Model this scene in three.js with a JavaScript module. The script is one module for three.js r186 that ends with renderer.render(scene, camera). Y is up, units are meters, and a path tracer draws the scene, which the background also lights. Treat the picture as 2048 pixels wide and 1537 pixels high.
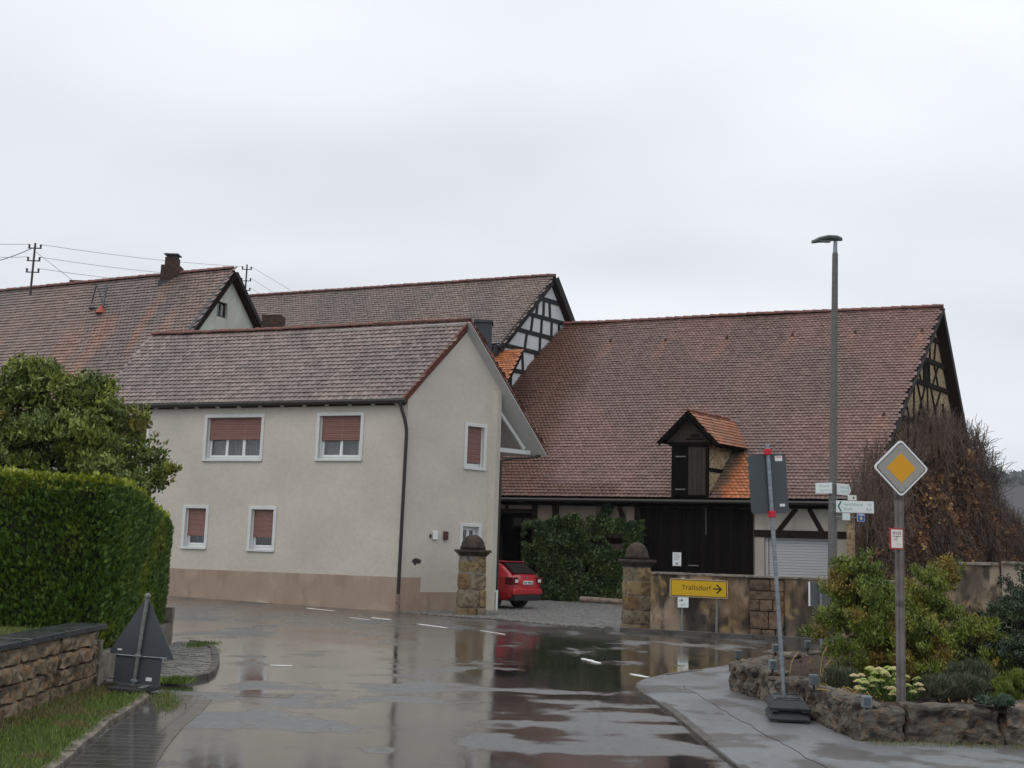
import * as THREE from 'three';
import { mergeGeometries } from 'three/addons/utils/BufferGeometryUtils.js';
import { RoundedBoxGeometry } from 'three/addons/geometries/RoundedBoxGeometry.js';

// ---------------------------------------------------------------- camera, sky, sun, exposure
const scene = new THREE.Scene();
const camera = new THREE.PerspectiveCamera(38.51, 1024 / 768, 0.1, 3000);
camera.position.set(0, 1.75, 0);
camera.rotation.set(Math.atan(337 / 2200), 0, 0.031, 'YXZ');
const renderer = new THREE.WebGLRenderer({ antialias: true });
renderer.setSize(1024, 768);
renderer.toneMapping = THREE.LinearToneMapping;
renderer.toneMappingExposure = 1.12;
renderer.shadowMap.enabled = true;

// seeded random numbers and lattice noise
let seed = 12345;
const srand = (s) => { seed = s >>> 0; };
const rnd = () => { seed = (seed + 0x6D2B79F5) >>> 0; let t = seed; t = Math.imul(t ^ (t >>> 15), t | 1); t ^= t + Math.imul(t ^ (t >>> 7), t | 61); return ((t ^ (t >>> 14)) >>> 0) / 4294967296; };
const rr = (a, b) => a + (b - a) * rnd();
const gauss = () => (rnd() + rnd() + rnd() + rnd() - 2) * 0.87;
const LAT = new Float32Array(65536);
srand(77); for (let i = 0; i < 65536; i++) LAT[i] = rnd();
const sm = (t) => t * t * (3 - 2 * t);
const clamp = (x, a = 0, b = 1) => Math.min(b, Math.max(a, x));
const sstep = (a, b, x) => sm(clamp((x - a) / (b - a)));
const lerp = (a, b, t) => a + (b - a) * t;
function noise(x, y, p = 256) {
  const xi = Math.floor(x), yi = Math.floor(y), fx = sm(x - xi), fy = sm(y - yi);
  const m = (v) => ((v % p) + p) % p & 255;
  const x0 = m(xi), x1 = m(xi + 1), y0 = m(yi) << 8, y1 = m(yi + 1) << 8;
  const a = LAT[y0 + x0], b = LAT[y0 + x1], c = LAT[y1 + x0], d = LAT[y1 + x1];
  return a + (b - a) * fx + (c - a) * fy + (a - b - c + d) * fx * fy;
}
function fbm(x, y, o = 4, p = 256) { let s = 0, w = 0.5, n = 0; for (let i = 0; i < o; i++) { s += w * noise(x + i * 17, y + i * 31, p); n += w; w *= 0.5; x *= 2; y *= 2; p = Math.min(256, p * 2); } return s / n; }

{ // an overcast sky: a bright even cloud sheet with soft broad bands
  const W = 1024, H = 512, d = new Float32Array(W * H * 4);
  for (let j = 0; j < H; j++) for (let i = 0; i < W; i++) {
    const el = (j + 0.5) / H * Math.PI - Math.PI / 2, az = (i + 0.5) / W * 2 * Math.PI;
    const up = Math.max(0, Math.sin(el));
    const k = 1 / (up + 0.22), cx = Math.cos(az) * Math.cos(el) * k, cz = Math.sin(az) * Math.cos(el) * k;
    const n = fbm(cx * 0.55 + 40 + cz * 0.35, cz * 1.1 + 60 - cx * 0.2, 4), n2 = fbm(cx * 2.2 + 9, cz * 3.0 + 3, 4);
    let L = 0.735 + 0.4 * (n - 0.5) + 0.12 * (n2 - 0.5) + 0.2 * up * up + 0.06 * (1 - sstep(0, 0.3, up));
    if (el < -0.02) L = 0.25;
    const g = (j * W + i) * 4, w = clamp((L - 0.6) / 0.35);
    d[g] = L * lerp(0.94, 0.968, w); d[g + 1] = L * lerp(0.99, 1.005, w); d[g + 2] = L * lerp(1.07, 1.048, w); d[g + 3] = 1;
  }
  const sky = new THREE.DataTexture(d, W, H, THREE.RGBAFormat, THREE.FloatType);
  sky.mapping = THREE.EquirectangularReflectionMapping; sky.magFilter = THREE.LinearFilter; sky.minFilter = THREE.LinearFilter; sky.needsUpdate = true;
  scene.background = sky; scene.environment = sky;
}
const sun = new THREE.DirectionalLight(0xfff4e6, 0.5);
sun.position.set(-30, 60, 5); sun.target.position.set(0, 0, -30);
sun.castShadow = true; sun.shadow.radius = 60; sun.shadow.mapSize.set(2048, 2048);
Object.assign(sun.shadow.camera, { left: -60, right: 60, top: 60, bottom: -60, near: 1, far: 200 });
scene.add(sun, sun.target);

// ---------------------------------------------------------------- helpers
const V3 = (x, y, z) => new THREE.Vector3(x, y, z);
const UPV = V3(0, 1, 0);
const names = {};
const numbered = (n) => { names[n] = (names[n] ?? -1) + 1; return names[n] ? n + '_' + String(names[n]).padStart(3, '0') : n; };
function thing(name, label, category, at = [0, 0, 0], group) {
  const g = new THREE.Group(); g.name = numbered(name); g.position.set(...at); g.userData = { label, category };
  if (group) g.userData.group = group;
  scene.add(g); return g;
}
function setting(name, at = [0, 0, 0]) { const g = new THREE.Group(); g.name = numbered(name); g.position.set(...at); g.userData = { kind: 'structure' }; scene.add(g); return g; }
const rootOf = (o) => { while (o.parent && o.parent !== scene) o = o.parent; return o; };
// uv in metres from the dominant axis of each face
function metreUV(g) {
  const p = g.attributes.position, n = g.attributes.normal, uv = new Float32Array(p.count * 2);
  for (let i = 0; i < p.count; i++) {
    const t = i - i % 3;
    const ax = Math.abs(n.getX(t) + n.getX(t + 1) + n.getX(t + 2)), ay = Math.abs(n.getY(t) + n.getY(t + 1) + n.getY(t + 2)), az = Math.abs(n.getZ(t) + n.getZ(t + 1) + n.getZ(t + 2));
    const x = p.getX(i), y = p.getY(i), z = p.getZ(i);
    if (ay > ax && ay > az) { uv[2 * i] = x; uv[2 * i + 1] = -z; } else if (ax > az) { uv[2 * i] = z; uv[2 * i + 1] = y; } else { uv[2 * i] = x; uv[2 * i + 1] = y; }
  }
  g.setAttribute('uv', new THREE.BufferAttribute(uv, 2)); return g;
}
function prep(g) { // plain triangles with position, normal, uv
  let k = g.index ? g.toNonIndexed() : g;
  for (const a of Object.keys(k.attributes)) if (!['position', 'normal', 'uv'].includes(a)) k.deleteAttribute(a);
  if (!k.attributes.normal) k.computeVertexNormals();
  if (!k.attributes.uv) k.setAttribute('uv', new THREE.BufferAttribute(new Float32Array(k.attributes.position.count * 2), 2));
  return k;
}
const mg = (list) => mergeGeometries(list.map(prep), false);
// a part: geometry given in world metres (or in a frame's metres with the matrix m)
function part(parent, name, geo, mat, m, keepUV) {
  let g = prep(Array.isArray(geo) ? mg(geo) : geo.clone());
  if (!keepUV) metreUV(g);
  if (m) g.applyMatrix4(m);
  const r = rootOf(parent).position; g.translate(-r.x, -r.y, -r.z);
  const o = new THREE.Mesh(g, mat); o.name = name; o.castShadow = o.receiveShadow = true; parent.add(o); return o;
}
function single(name, label, category, geo, mat, at, m, group, keepUV) { // a thing that is one mesh
  let g = prep(Array.isArray(geo) ? mg(geo) : geo.clone()); if (!keepUV) metreUV(g); if (m) g.applyMatrix4(m);
  g.translate(-at[0], -at[1], -at[2]);
  const o = new THREE.Mesh(g, mat); o.name = numbered(name); o.position.set(...at); o.castShadow = o.receiveShadow = true;
  o.userData = { label, category }; if (group) o.userData.group = group; scene.add(o); return o;
}
const frame = (o, ex, ez) => { const m = new THREE.Matrix4(); const X = V3(...ex).normalize(), Z = V3(...ez).normalize(); return m.makeBasis(X, V3().crossVectors(Z, X), Z).setPosition(...o); };
const yaw = (o, deg) => { const a = deg * Math.PI / 180; return frame(o, [Math.cos(a), 0, Math.sin(a)], [-Math.sin(a), 0, Math.cos(a)]); }; // x axis to the right, coming nearer by deg
const box = (x0, x1, y0, y1, z0, z1) => new THREE.BoxGeometry(x1 - x0, y1 - y0, z1 - z0).translate((x0 + x1) / 2, (y0 + y1) / 2, (z0 + z1) / 2);
const rbox = (x0, x1, y0, y1, z0, z1, r = 0.01, s = 1) => new RoundedBoxGeometry(x1 - x0, y1 - y0, z1 - z0, s, r).translate((x0 + x1) / 2, (y0 + y1) / 2, (z0 + z1) / 2);
const cyl = (r0, r1, h, x, y, z, seg = 12) => new THREE.CylinderGeometry(r1, r0, h, seg).translate(x, y + h / 2, z);
function shapeOf(pts) { const s = new THREE.Shape(); pts.forEach(([x, y], i) => i ? s.lineTo(x, y) : s.moveTo(x, y)); s.closePath(); return s; }
function slab(pts, z0, z1, holes = [], bevel = 0) { // polygon in x,y pushed out along z
  const s = shapeOf(pts); for (const h of holes) { const p = new THREE.Path(); h.forEach(([x, y], i) => i ? p.lineTo(x, y) : p.moveTo(x, y)); p.closePath(); s.holes.push(p); }
  return new THREE.ExtrudeGeometry(s, { depth: z1 - z0, bevelEnabled: bevel > 0, bevelSize: bevel, bevelThickness: bevel, bevelSegments: 1, bevelOffset: -bevel }).translate(0, 0, z0);
}
const rect = (x0, x1, y0, y1) => [[x0, y0], [x1, y0], [x1, y1], [x0, y1]];
function beam(a, b, w, d, z0) { // a timber in the frame's x,y plane from a to b, w wide, proud to z0 + d
  const dx = b[0] - a[0], dy = b[1] - a[1], l = Math.hypot(dx, dy);
  return new RoundedBoxGeometry(l, w, d, 1, Math.min(0.012, d / 3)).rotateZ(Math.atan2(dy, dx)).translate((a[0] + b[0]) / 2, (a[1] + b[1]) / 2, z0 + d / 2);
}
function tube(pts, r, seg = 16, rad = 6) { return new THREE.TubeGeometry(new THREE.CatmullRomCurve3(pts.map((p) => V3(...p)), false, 'catmullrom', 0.2), seg, r, rad); }
function rod(a, b, r0, r1 = r0, seg = 6) { const A = V3(...a), B = V3(...b), d = B.clone().sub(A), l = d.length(); return new THREE.CylinderGeometry(r1, r0, l, seg).translate(0, l / 2, 0).applyQuaternion(new THREE.Quaternion().setFromUnitVectors(UPV, d.normalize())).translate(A.x, A.y, A.z); }
const lin = (r, g, b) => new THREE.Color().setRGB(r, g, b);
const hx = (h) => new THREE.Color(h);

// ---------------------------------------------------------------- textures and materials
function dtex(size, fn, srgb, metres) {
  const d = new Uint8Array(size * size * 4);
  for (let j = 0; j < size; j++) for (let i = 0; i < size; i++) { const c = fn(i / size, j / size), g = (j * size + i) * 4; if (typeof c === 'number') { d[g] = d[g + 1] = d[g + 2] = clamp(c) * 255; } else { d[g] = clamp(c[0]) * 255; d[g + 1] = clamp(c[1]) * 255; d[g + 2] = clamp(c[2]) * 255; } d[g + 3] = 255; }
  const t = new THREE.DataTexture(d, size, size); t.wrapS = t.wrapT = THREE.RepeatWrapping; t.magFilter = THREE.LinearFilter; t.minFilter = THREE.LinearMipmapLinearFilter; t.generateMipmaps = true;
  if (srgb) t.colorSpace = THREE.SRGBColorSpace; if (metres) t.repeat.set(1 / metres, 1 / metres); t.needsUpdate = true; return t;
}
const grey = (v) => [v, v, v];
const mixc = (a, b, t) => [lerp(a[0], b[0], t), lerp(a[1], b[1], t), lerp(a[2], b[2], t)];
const T = {};
T.fine = dtex(512, (u, v) => 0.5 * fbm(u * 64, v * 64, 3, 64) + 0.5 * fbm(u * 16, v * 16, 3, 16), false, 1.5);            // plaster grain, used as relief
T.stucco = dtex(512, (u, v) => grey(0.9 + 0.1 * fbm(u * 6, v * 6, 4, 6) - 0.05 * (fbm(u * 80, v * 80, 2, 80) - 0.3)), true, 6);
T.rough = dtex(256, (u, v) => 0.45 + 0.55 * fbm(u * 10, v * 10, 4, 10), false, 2.5);
T.wood = dtex(512, (u, v) => grey(0.55 + 0.45 * fbm(u * 60, v * 3, 4, 256) - 0.25 * (noise(u * 120, v * 2, 120) > 0.82 ? 1 : 0)), true, 1.2);
T.plinth = dtex(512, (u, v) => { const n = fbm(u * 7, v * 7, 5, 7), s = fbm(u * 20 + 5, v * 5, 4, 20); let c = mixc([0.9, 0.9, 0.9], [1, 1, 1], n); if (n > 0.62) c = mixc(c, [1.0, 1.08, 1.1], 0.35); c = mixc(c, [0.66, 0.64, 0.62], sstep(0.5, 0.85, s) * 0.25); return c; }, true, 4);
T.oldplaster = dtex(1024, (u, v) => { // flaking, sooty boundary wall
  const a = fbm(u * 5, v * 4, 5, 5 * 1), b = fbm(u * 9 + 3, v * 3 + 7, 5, 9), c = fbm(u * 30, v * 14, 4, 30), f = fbm(u * 90, v * 90, 2, 90);
  let k = mixc([0.56, 0.5, 0.42], [0.66, 0.58, 0.5], f);
  k = mixc(k, [0.42, 0.33, 0.24], sstep(0.4, 0.66, a));
  k = mixc(k, [0.2, 0.18, 0.16], sstep(0.42, 0.72, b) * 0.85);
  k = mixc(k, [0.6, 0.51, 0.36], sstep(0.6, 0.72, fbm(u * 7 + 20, v * 7 + 9, 4, 7)) * 0.8);
  k = mixc(k, [0.13, 0.12, 0.11], sstep(0.5, 0.75, c) * 0.55);
  return mixc(k, [0, 0, 0], 0.18 * (f - 0.3)); }, true, 4.5);
T.stone = dtex(512, (u, v) => { const n = fbm(u * 8, v * 8, 5, 8), s = fbm(u * 14 + 4, v * 14, 4, 14), f = noise(u * 120, v * 120, 120); let c = mixc([0.72, 0.72, 0.72], [1.05, 1.03, 1.0], n); c = mixc(c, [0.38, 0.35, 0.32], sstep(0.48, 0.8, s) * 0.55); return mixc(c, [0.5, 0.5, 0.5], 0.22 * f); }, true, 1.1);
T.rock = dtex(512, (u, v) => { const n = fbm(u * 5, v * 14, 5, 5), s = fbm(u * 12 + 4, v * 12, 4, 12), f = noise(u * 100, v * 100, 100); let c = mixc([0.42, 0.4, 0.38], [1.0, 0.96, 0.9], n); c = mixc(c, [0.85, 0.62, 0.46], sstep(0.55, 0.7, s) * 0.5); c = mixc(c, [0.18, 0.17, 0.16], sstep(0.5, 0.8, fbm(u * 9, v * 9 + 30, 4, 9)) * 0.6); return mixc(c, [0.3, 0.3, 0.3], 0.25 * f); }, true, 0.9);
T.soil = dtex(256, (u, v) => grey(0.5 + 0.6 * fbm(u * 40, v * 40, 3, 40)), true, 1.2);
T.galv = dtex(256, (u, v) => grey(0.7 + 0.4 * fbm(u * 24, v * 24, 3, 24) * (noise(u * 8, v * 8, 8) > 0.5 ? 1 : 0.8)), true, 0.5);
const std = (c, rough = 0.8, o = {}) => new THREE.MeshStandardMaterial({ color: c, roughness: rough, ...o });
const matte = (c, o = {}) => new THREE.MeshPhysicalMaterial({ color: c, roughness: 0.9, specularIntensity: 0.2, ...o });
const M = {
  wall: std(hx('#d2cbbf'), 0.9, { map: T.stucco, bumpMap: T.fine, bumpScale: 0.006 }),
  plinth: std(hx('#ad9786'), 0.8, { map: T.plinth, bumpMap: T.fine, bumpScale: 0.005 }),
  white: std(hx('#dfe1df'), 0.5, { map: T.stucco }),
  plastic: std(hx('#e4e6e6'), 0.35),
  slat: std(hx('#946a60'), 0.5), slat2: std(hx('#8b6359'), 0.5),
  dark: matte(lin(0.012, 0.011, 0.012)),
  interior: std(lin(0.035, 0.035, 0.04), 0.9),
  curtain: std(hx('#62666a'), 0.95),
  glass: new THREE.MeshPhysicalMaterial({ color: 0xffffff, roughness: 0.02, transmission: 1, thickness: 0, ior: 1.5 }),
  gutter: std(hx('#2b2726'), 0.4), pipe: std(hx('#2a2424'), 0.4),
  castpipe: std(hx('#a08c80'), 0.7, { map: T.stone }),
  timber: std(hx('#2e2a2d'), 0.75, { map: T.wood, bumpMap: T.wood, bumpScale: 0.004 }),
  oldtimber: matte(hx('#3a3029'), { map: T.wood, bumpMap: T.wood, bumpScale: 0.006 }),
  blackwood: matte(hx('#1a1514'), { map: T.wood, bumpMap: T.wood, bumpScale: 0.006 }),
  blackwood2: matte(hx('#211a18'), { map: T.wood, bumpMap: T.wood, bumpScale: 0.006 }),
  greywood: std(hx('#4a403a'), 0.85, { map: T.wood, bumpMap: T.wood, bumpScale: 0.006 }),
  infill: std(hx('#dde0e2'), 0.9, { map: T.stucco, bumpMap: T.fine, bumpScale: 0.006 }),
  tan: std(hx('#c4b090'), 0.92, { map: T.stone, bumpMap: T.fine, bumpScale: 0.01 }),
  cream: std(hx('#948479'), 0.92, { map: T.stucco, bumpMap: T.fine, bumpScale: 0.01 }),
  barnwhite: std(hx('#b4aea4'), 0.9, { map: T.plinth, bumpMap: T.fine, bumpScale: 0.006 }),
  gablewall: std(hx('#cfd0c6'), 0.9, { map: T.plinth, bumpMap: T.fine, bumpScale: 0.008 }),
  soffit: std(hx('#c4c4c0'), 0.8, { map: T.stucco }),
  deck: matte(hx('#2a201c')),
  ridge: std(hx('#8a4a3e'), 0.55, { map: T.stone }), ridge2: std(hx('#7c4a42'), 0.55, { map: T.stone }),
  verge: std(hx('#84463a'), 0.5, { map: T.stone }),
  brick: std(hx('#5c4239'), 0.85, { map: T.stone, bumpMap: T.fine, bumpScale: 0.01 }), brick2: std(hx('#4f3d37'), 0.85, { map: T.stone, bumpMap: T.fine, bumpScale: 0.01 }), mortar: std(hx('#5e554e'), 0.95),
  lead: std(hx('#3a3f46'), 0.5, { metalness: 0.3 }), zinc: std(hx('#5e6670'), 0.45, { metalness: 0.5 }),
  sand: [std(hx('#a08c68'), 0.88, { map: T.stone, bumpMap: T.fine, bumpScale: 0.012 }), std(hx('#948873'), 0.88, { map: T.stone, bumpMap: T.fine, bumpScale: 0.012 }), std(hx('#8e7450'), 0.88, { map: T.stone, bumpMap: T.fine, bumpScale: 0.012 })],
  capstone: std(hx('#4d4139'), 0.9, { map: T.stone, bumpMap: T.fine, bumpScale: 0.012 }),
  redsand: [std(hx('#7f6a58'), 0.88, { map: T.stone, bumpMap: T.fine, bumpScale: 0.015 }), std(hx('#8a7158'), 0.88, { map: T.stone, bumpMap: T.fine, bumpScale: 0.015 }), std(hx('#705d4e'), 0.88, { map: T.stone, bumpMap: T.fine, bumpScale: 0.015 })],
  oldplaster: std(0xffffff, 0.93, { map: T.oldplaster, bumpMap: T.oldplaster, bumpScale: 0.02 }),
  coping: std(hx('#9a938a'), 0.8, { map: T.stone }),
  galv: std(hx('#9aa3ab'), 0.45, { map: T.galv, metalness: 0.5 }), galvdull: std(hx('#868a88'), 0.6, { map: T.galv, metalness: 0.2 }),
  signback: std(hx('#4b5157'), 0.55, { metalness: 0.2 }), signback2: std(hx('#565c62'), 0.55, { metalness: 0.2 }),
  signred: std(hx('#c01f2e'), 0.5), steelpole: std(hx('#71706e'), 0.7, { map: T.galv }), steelpole2: std(hx('#83817d'), 0.75, { map: T.stone }),
  recycled: std(hx('#3b3d40'), 0.6, { map: T.stone }),
  rock: [0, 1, 2].map((i) => std(hx(['#928f8a', '#84807a', '#9f9b94'][i]), 0.8, { map: T.rock, bumpMap: T.rock, bumpScale: 0.03 })),
  block: [0, 1, 2].map((i) => std(hx(['#c4b49c', '#b7a68d', '#cebfa8'][i]), 0.9, { map: T.rock, bumpMap: T.rock, bumpScale: 0.02 })),
  slate: std(hx('#4d5358'), 0.35, { map: T.stone, roughnessMap: T.rough }),
  concrete: std(hx('#8f877c'), 0.85, { map: T.stone, bumpMap: T.fine, bumpScale: 0.004 }),
  kerb: std(hx('#5f5b58'), 0.6, { map: T.stone, roughnessMap: T.rough }),
  soil: std(hx('#4a352a'), 0.95, { map: T.soil, bumpMap: T.soil, bumpScale: 0.03 }),
  bark: std(hx('#3d342c'), 0.95, { map: T.wood, bumpMap: T.wood, bumpScale: 0.01 }),
  twig: std(hx('#5f5048'), 0.95), rubber: std(lin(0.015, 0.015, 0.016), 0.75),
};
const leafMat = (rough = 0.55, tr = 0.25) => new THREE.MeshPhysicalMaterial({ color: 0xffffff, roughness: rough, transmission: tr, thickness: 0, side: THREE.DoubleSide });
M.leaf = std(0xffffff, 0.5, { side: THREE.DoubleSide }); M.leafdry = std(0xffffff, 0.85, { side: THREE.DoubleSide });
M.tile = std(0xffffff, 0.4, { side: THREE.DoubleSide });

// scattered copies joined into one part
function copies(parent, name, geo, mat, mats, cols) {
  const r = rootOf(parent).position, o = new THREE.InstancedMesh(geo, mat, mats.length); o.name = name; o.userData.kind = 'stuff';
  const sh = new THREE.Matrix4().makeTranslation(-r.x, -r.y, -r.z), t = new THREE.Matrix4();
  mats.forEach((m, i) => { o.setMatrixAt(i, t.multiplyMatrices(sh, m)); if (cols) o.setColorAt(i, cols[i]); });
  o.castShadow = o.receiveShadow = true; parent.add(o); return o;
}
const insidePoly = (x, y, P) => { let c = false; for (let i = 0, j = P.length - 1; i < P.length; j = i++) if ((P[i][1] > y) !== (P[j][1] > y) && x < (P[j][0] - P[i][0]) * (y - P[i][1]) / (P[j][1] - P[i][1]) + P[i][0]) c = !c; return c; };

// plain clay tile with a rounded tail; its visible lower end at y = 0, lying in x,y, top face towards z
function tileGeo(w, l, th = 0.026) {
  const N = 6, top = [], pos = [], nor = []; // a hollow tile: its tail lifted, its cross-section waved
  for (let i = 0; i <= N; i++) { const x = -w / 2 + w * i / N, c = Math.cos(2 * Math.PI * i / N), s = Math.sin(2 * Math.PI * i / N); top.push([x, 0.014 * c, 0.05 - 0.007 * c, -0.007 * s * 2 * Math.PI / w]); }
  const push = (p, n) => { pos.push(...p); const k = Math.hypot(...n); nor.push(n[0] / k, n[1] / k, n[2] / k); };
  const tl = 0.05 / l;
  for (let i = 0; i < N; i++) { const [x0, y0, z0, d0] = top[i], [x1, y1, z1, d1] = top[i + 1], A = [x0, y0, z0], B = [x1, y1, z1], C = [x1, l, z1 - 0.05], D = [x0, l, z0 - 0.05], n0 = [d0, tl, 1], n1 = [d1, tl, 1]; push(A, n0); push(B, n1); push(C, n1); push(A, n0); push(C, n1); push(D, n0); const a = [x0, y0 + 0.004, z0 - th], b = [x1, y1 + 0.004, z1 - th], f = [0, -1, 0]; push(a, f); push(b, f); push(B, f); push(a, f); push(B, f); push(A, f); }
  const g = new THREE.BufferGeometry(); g.setAttribute('position', new THREE.Float32BufferAttribute(pos, 3)); g.setAttribute('normal', new THREE.Float32BufferAttribute(nor, 3)); return prep(g);
}
const TILE = { w: 0.165, e: 0.165, g: metreUV(tileGeo(0.165, 0.27)) };
// lays tiles on the plane through o with e along the eave and s up the slope; poly in (a, b); the nearest ones become parts of their own
function layTiles(roof, o, e, s, poly, colour, { near = 0, sag = () => 0, jit = 1 } = {}) {
  const n = V3().crossVectors(e, s), list = [], A = poly.map((p) => p[0]), B = poly.map((p) => p[1]);
  const a0 = Math.min(...A), a1 = Math.max(...A), b0 = Math.min(...B), b1 = Math.max(...B);
  let row = 0;
  for (let b = b0; b < b1 - 0.06; b += TILE.e, row++) {
    const wob = rr(-0.01, 0.01);
    for (let a = a0 + (row % 2) * TILE.w / 2; a < a1; a += TILE.w) {
      if (!insidePoly(a, b + 0.08, poly)) continue;
      const bb = b + wob + rr(-0.006, 0.006) * jit, q = rr(-0.02, 0.02) * jit;
      const p = o.clone().addScaledVector(e, a + rr(-0.003, 0.003)).addScaledVector(s, bb).addScaledVector(n, 0.01 + rr(0, 0.007) * jit); p.y -= sag(a, b);
      const e2 = e.clone().addScaledVector(s, q).normalize(), s2 = V3().crossVectors(n, e2), n2 = n.clone().addScaledVector(e, rr(-0.03, 0.03)).addScaledVector(s, rr(-0.03, 0.03)).normalize();
      const m = new THREE.Matrix4().makeBasis(e2, V3().crossVectors(n2, e2), n2).setPosition(p);
      list.push({ m, c: colour(a, b), d: p.distanceTo(camera.position) });
    }
  }
  let rest = list;
  if (near) {
    list.sort((x, y) => x.d - y.d); rest = list.slice(near);
    const r = rootOf(roof).position, pal = new Map();
    for (const t of list.slice(0, near)) {
      const k = [t.c.r, t.c.g, t.c.b].map((v) => Math.round(Math.sqrt(v) * 14)).join(); // a few tones
      if (!pal.has(k)) { const mt = M.tile.clone(); mt.color.copy(t.c); pal.set(k, mt); }
      const o2 = new THREE.Mesh(TILE.g, pal.get(k)); o2.name = 'roof_tile'; o2.applyMatrix4(t.m); o2.position.sub(r); o2.castShadow = o2.receiveShadow = true; roof.add(o2);
    }
  }
  return copies(roof, 'roof_tiles', TILE.g, M.tile, rest.map((t) => t.m), rest.map((t) => t.c));
}
function ridgeTiles(roof, a, b, mats, r = 0.12, sag = () => 0, len = 0.36) { // half-round tiles along a ridge, each one a part
  const A = V3(...a), B = V3(...b), d = B.clone().sub(A), L = d.length(), n = Math.round(L / len), g = prep(new THREE.CylinderGeometry(r, r * 0.86, len * 1.12, 8, 1, false, -Math.PI / 2, Math.PI).rotateX(-Math.PI / 2)); metreUV(g);
  d.normalize(); const ang = Math.atan2(d.x, d.z);
  const root = rootOf(roof).position;
  for (let i = 0; i < n; i++) { const p = A.clone().addScaledVector(d, (i + 0.5) * L / n); const o = new THREE.Mesh(g, mats[i % mats.length]); o.name = 'ridge_tile'; o.position.copy(p).sub(root); o.position.y += rr(-0.008, 0.008) - sag((i + 0.5) / n); o.rotation.set(rr(-0.02, 0.02) + 0.03, ang, rr(-0.03, 0.03), 'YXZ'); o.castShadow = o.receiveShadow = true; roof.add(o); }
}
// plane of a roof from a verge: E low end, A high end, e along the ridge
function roofPlane(E, A, e) { const d = A.clone().sub(E), t = d.dot(e); const s = d.addScaledVector(e, -t); const L = s.length(); return { o: E.clone(), s: s.normalize(), L, t }; }
function roofSlab(o, e, s, poly, th, drop = 0.02) { const n = V3().crossVectors(e, s); const m = new THREE.Matrix4().makeBasis(e, s, n).setPosition(o); const g = slab(poly, -th - drop, -drop); return [g, m]; }
// ---------------------------------------------------------------- ground, road, paving
const landH = (x, z) => 0.018 * Math.max(0, -x - 3) * sstep(22, 30, -z);
function sheet(x0, x1, z0, z1, nx, nz, y, uvf) {
  const g = new THREE.PlaneGeometry(1, 1, nx, nz), p = g.attributes.position, uv = g.attributes.uv;
  for (let i = 0; i < p.count; i++) { const x = lerp(x0, x1, p.getX(i) + 0.5), z = lerp(z1, z0, p.getY(i) + 0.5); p.setXYZ(i, x, y + landH(x, z), z); const [u, v] = uvf(x, z); uv.setXY(i, u, v); }
  g.computeVertexNormals(); return g;
}
const flat = (pts, y, h) => slab(pts.map(([x, z]) => [x, -z]), 0, h).rotateX(-Math.PI / 2).translate(0, y, 0); // polygon in x,z, h thick, its top at y + h
{
  const g = setting('ground');
  const gm = std(hx('#4b5236'), 0.95, { map: T.soil });
  part(g, 'field', new THREE.CircleGeometry(2600, 48).rotateX(-Math.PI / 2).translate(0, -0.12, 0), gm);
}
const roadRegion = (x, z) => [(x + 15) / 30, (-z - 3) / 30];
const puddle = (x, d) => { // where water stands smooth (1) or the stony surface breaks it (0)
  const a = fbm(x * 0.95 + 11, d * 0.7 + 5, 5), b = fbm(x * 1.9 + 3 + d * 0.2, d * 0.9 + 40, 4), r = Math.abs(fbm(x * 0.5 + 70, d * 0.25 + 9, 3) - 0.5);
  const st = fbm(x * 0.7 + 90, d * 2.4 + 7, 3);
  return sm(clamp(0.93 + 0.36 * sstep(13, 17, d) * (1 - 0.9 * sstep(19, 27, d)) + (0.515 - a) * 3 + (0.5 - b) * 1.5 + (0.5 - st) * 2.8 * sstep(22, 12, d) - sstep(0.035, 0, r) * 0.3));
};
const rt = (fn, srgb, N = 1024) => { const t = dtex(N, (u, v) => fn(u * 30 - 15, v * 30 + 3, u, v), srgb); t.wrapS = t.wrapT = THREE.MirroredRepeatWrapping; return t; };
const crackAt = (x, d) => { const c1 = Math.abs(x - (1.15 + 0.5 * noise(d * 0.8, 4) - 0.03 * d)), c2 = Math.abs(x + 1.6 + 0.5 * noise(d * 0.7 + 9, 8)); const c3 = Math.abs(d - (14 + 0.8 * noise(x * 0.7 + 2, 3))); return Math.min(c1, c2, c3); };
const roadMap = rt((x, d) => { const n = fbm(x * 3, d * 3, 4), f = noise(x * 40, d * 40), p = fbm(x * 0.5 + 30, d * 0.4, 4); let c = mixc([0.2, 0.198, 0.198], [0.28, 0.277, 0.275], n * 0.6 + f * 0.4); c = mixc(c, [0.17, 0.165, 0.165], sstep(0.5, 0.62, p) * 0.6); if (crackAt(x, d) < 0.014) c = mixc(c, [0.1, 0.09, 0.09], 0.7); return c; }, true, 2048);
const roadRough = rt((x, d) => lerp(0.5 + 0.14 * noise(x * 20, d * 20), 0.05 + 0.1 * noise(x * 1.3, d * 0.9) + 0.2 * sstep(20, 28, d), puddle(x, d)), false, 1536);
const roadBump = rt((x, d) => { const p = puddle(x, d); return 0.5 + 0.2 * (fbm(x * 0.9, d * 0.4 + 20, 3) - 0.5) + 0.14 * (fbm(x * 2.6 + 4, d * 1.0, 3) - 0.5) + (1 - p) * 0.05 * (noise(x * 26, d * 26) - 0.5); }, false, 1536);
M.road = new THREE.MeshPhysicalMaterial({ color: 0xffffff, roughness: 1, ior: 1.8, roughnessMap: roadRough, map: roadMap, clearcoat: 1, clearcoatRoughness: 1, clearcoatRoughnessMap: roadRough, bumpMap: roadBump, bumpScale: 0.07 });
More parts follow.
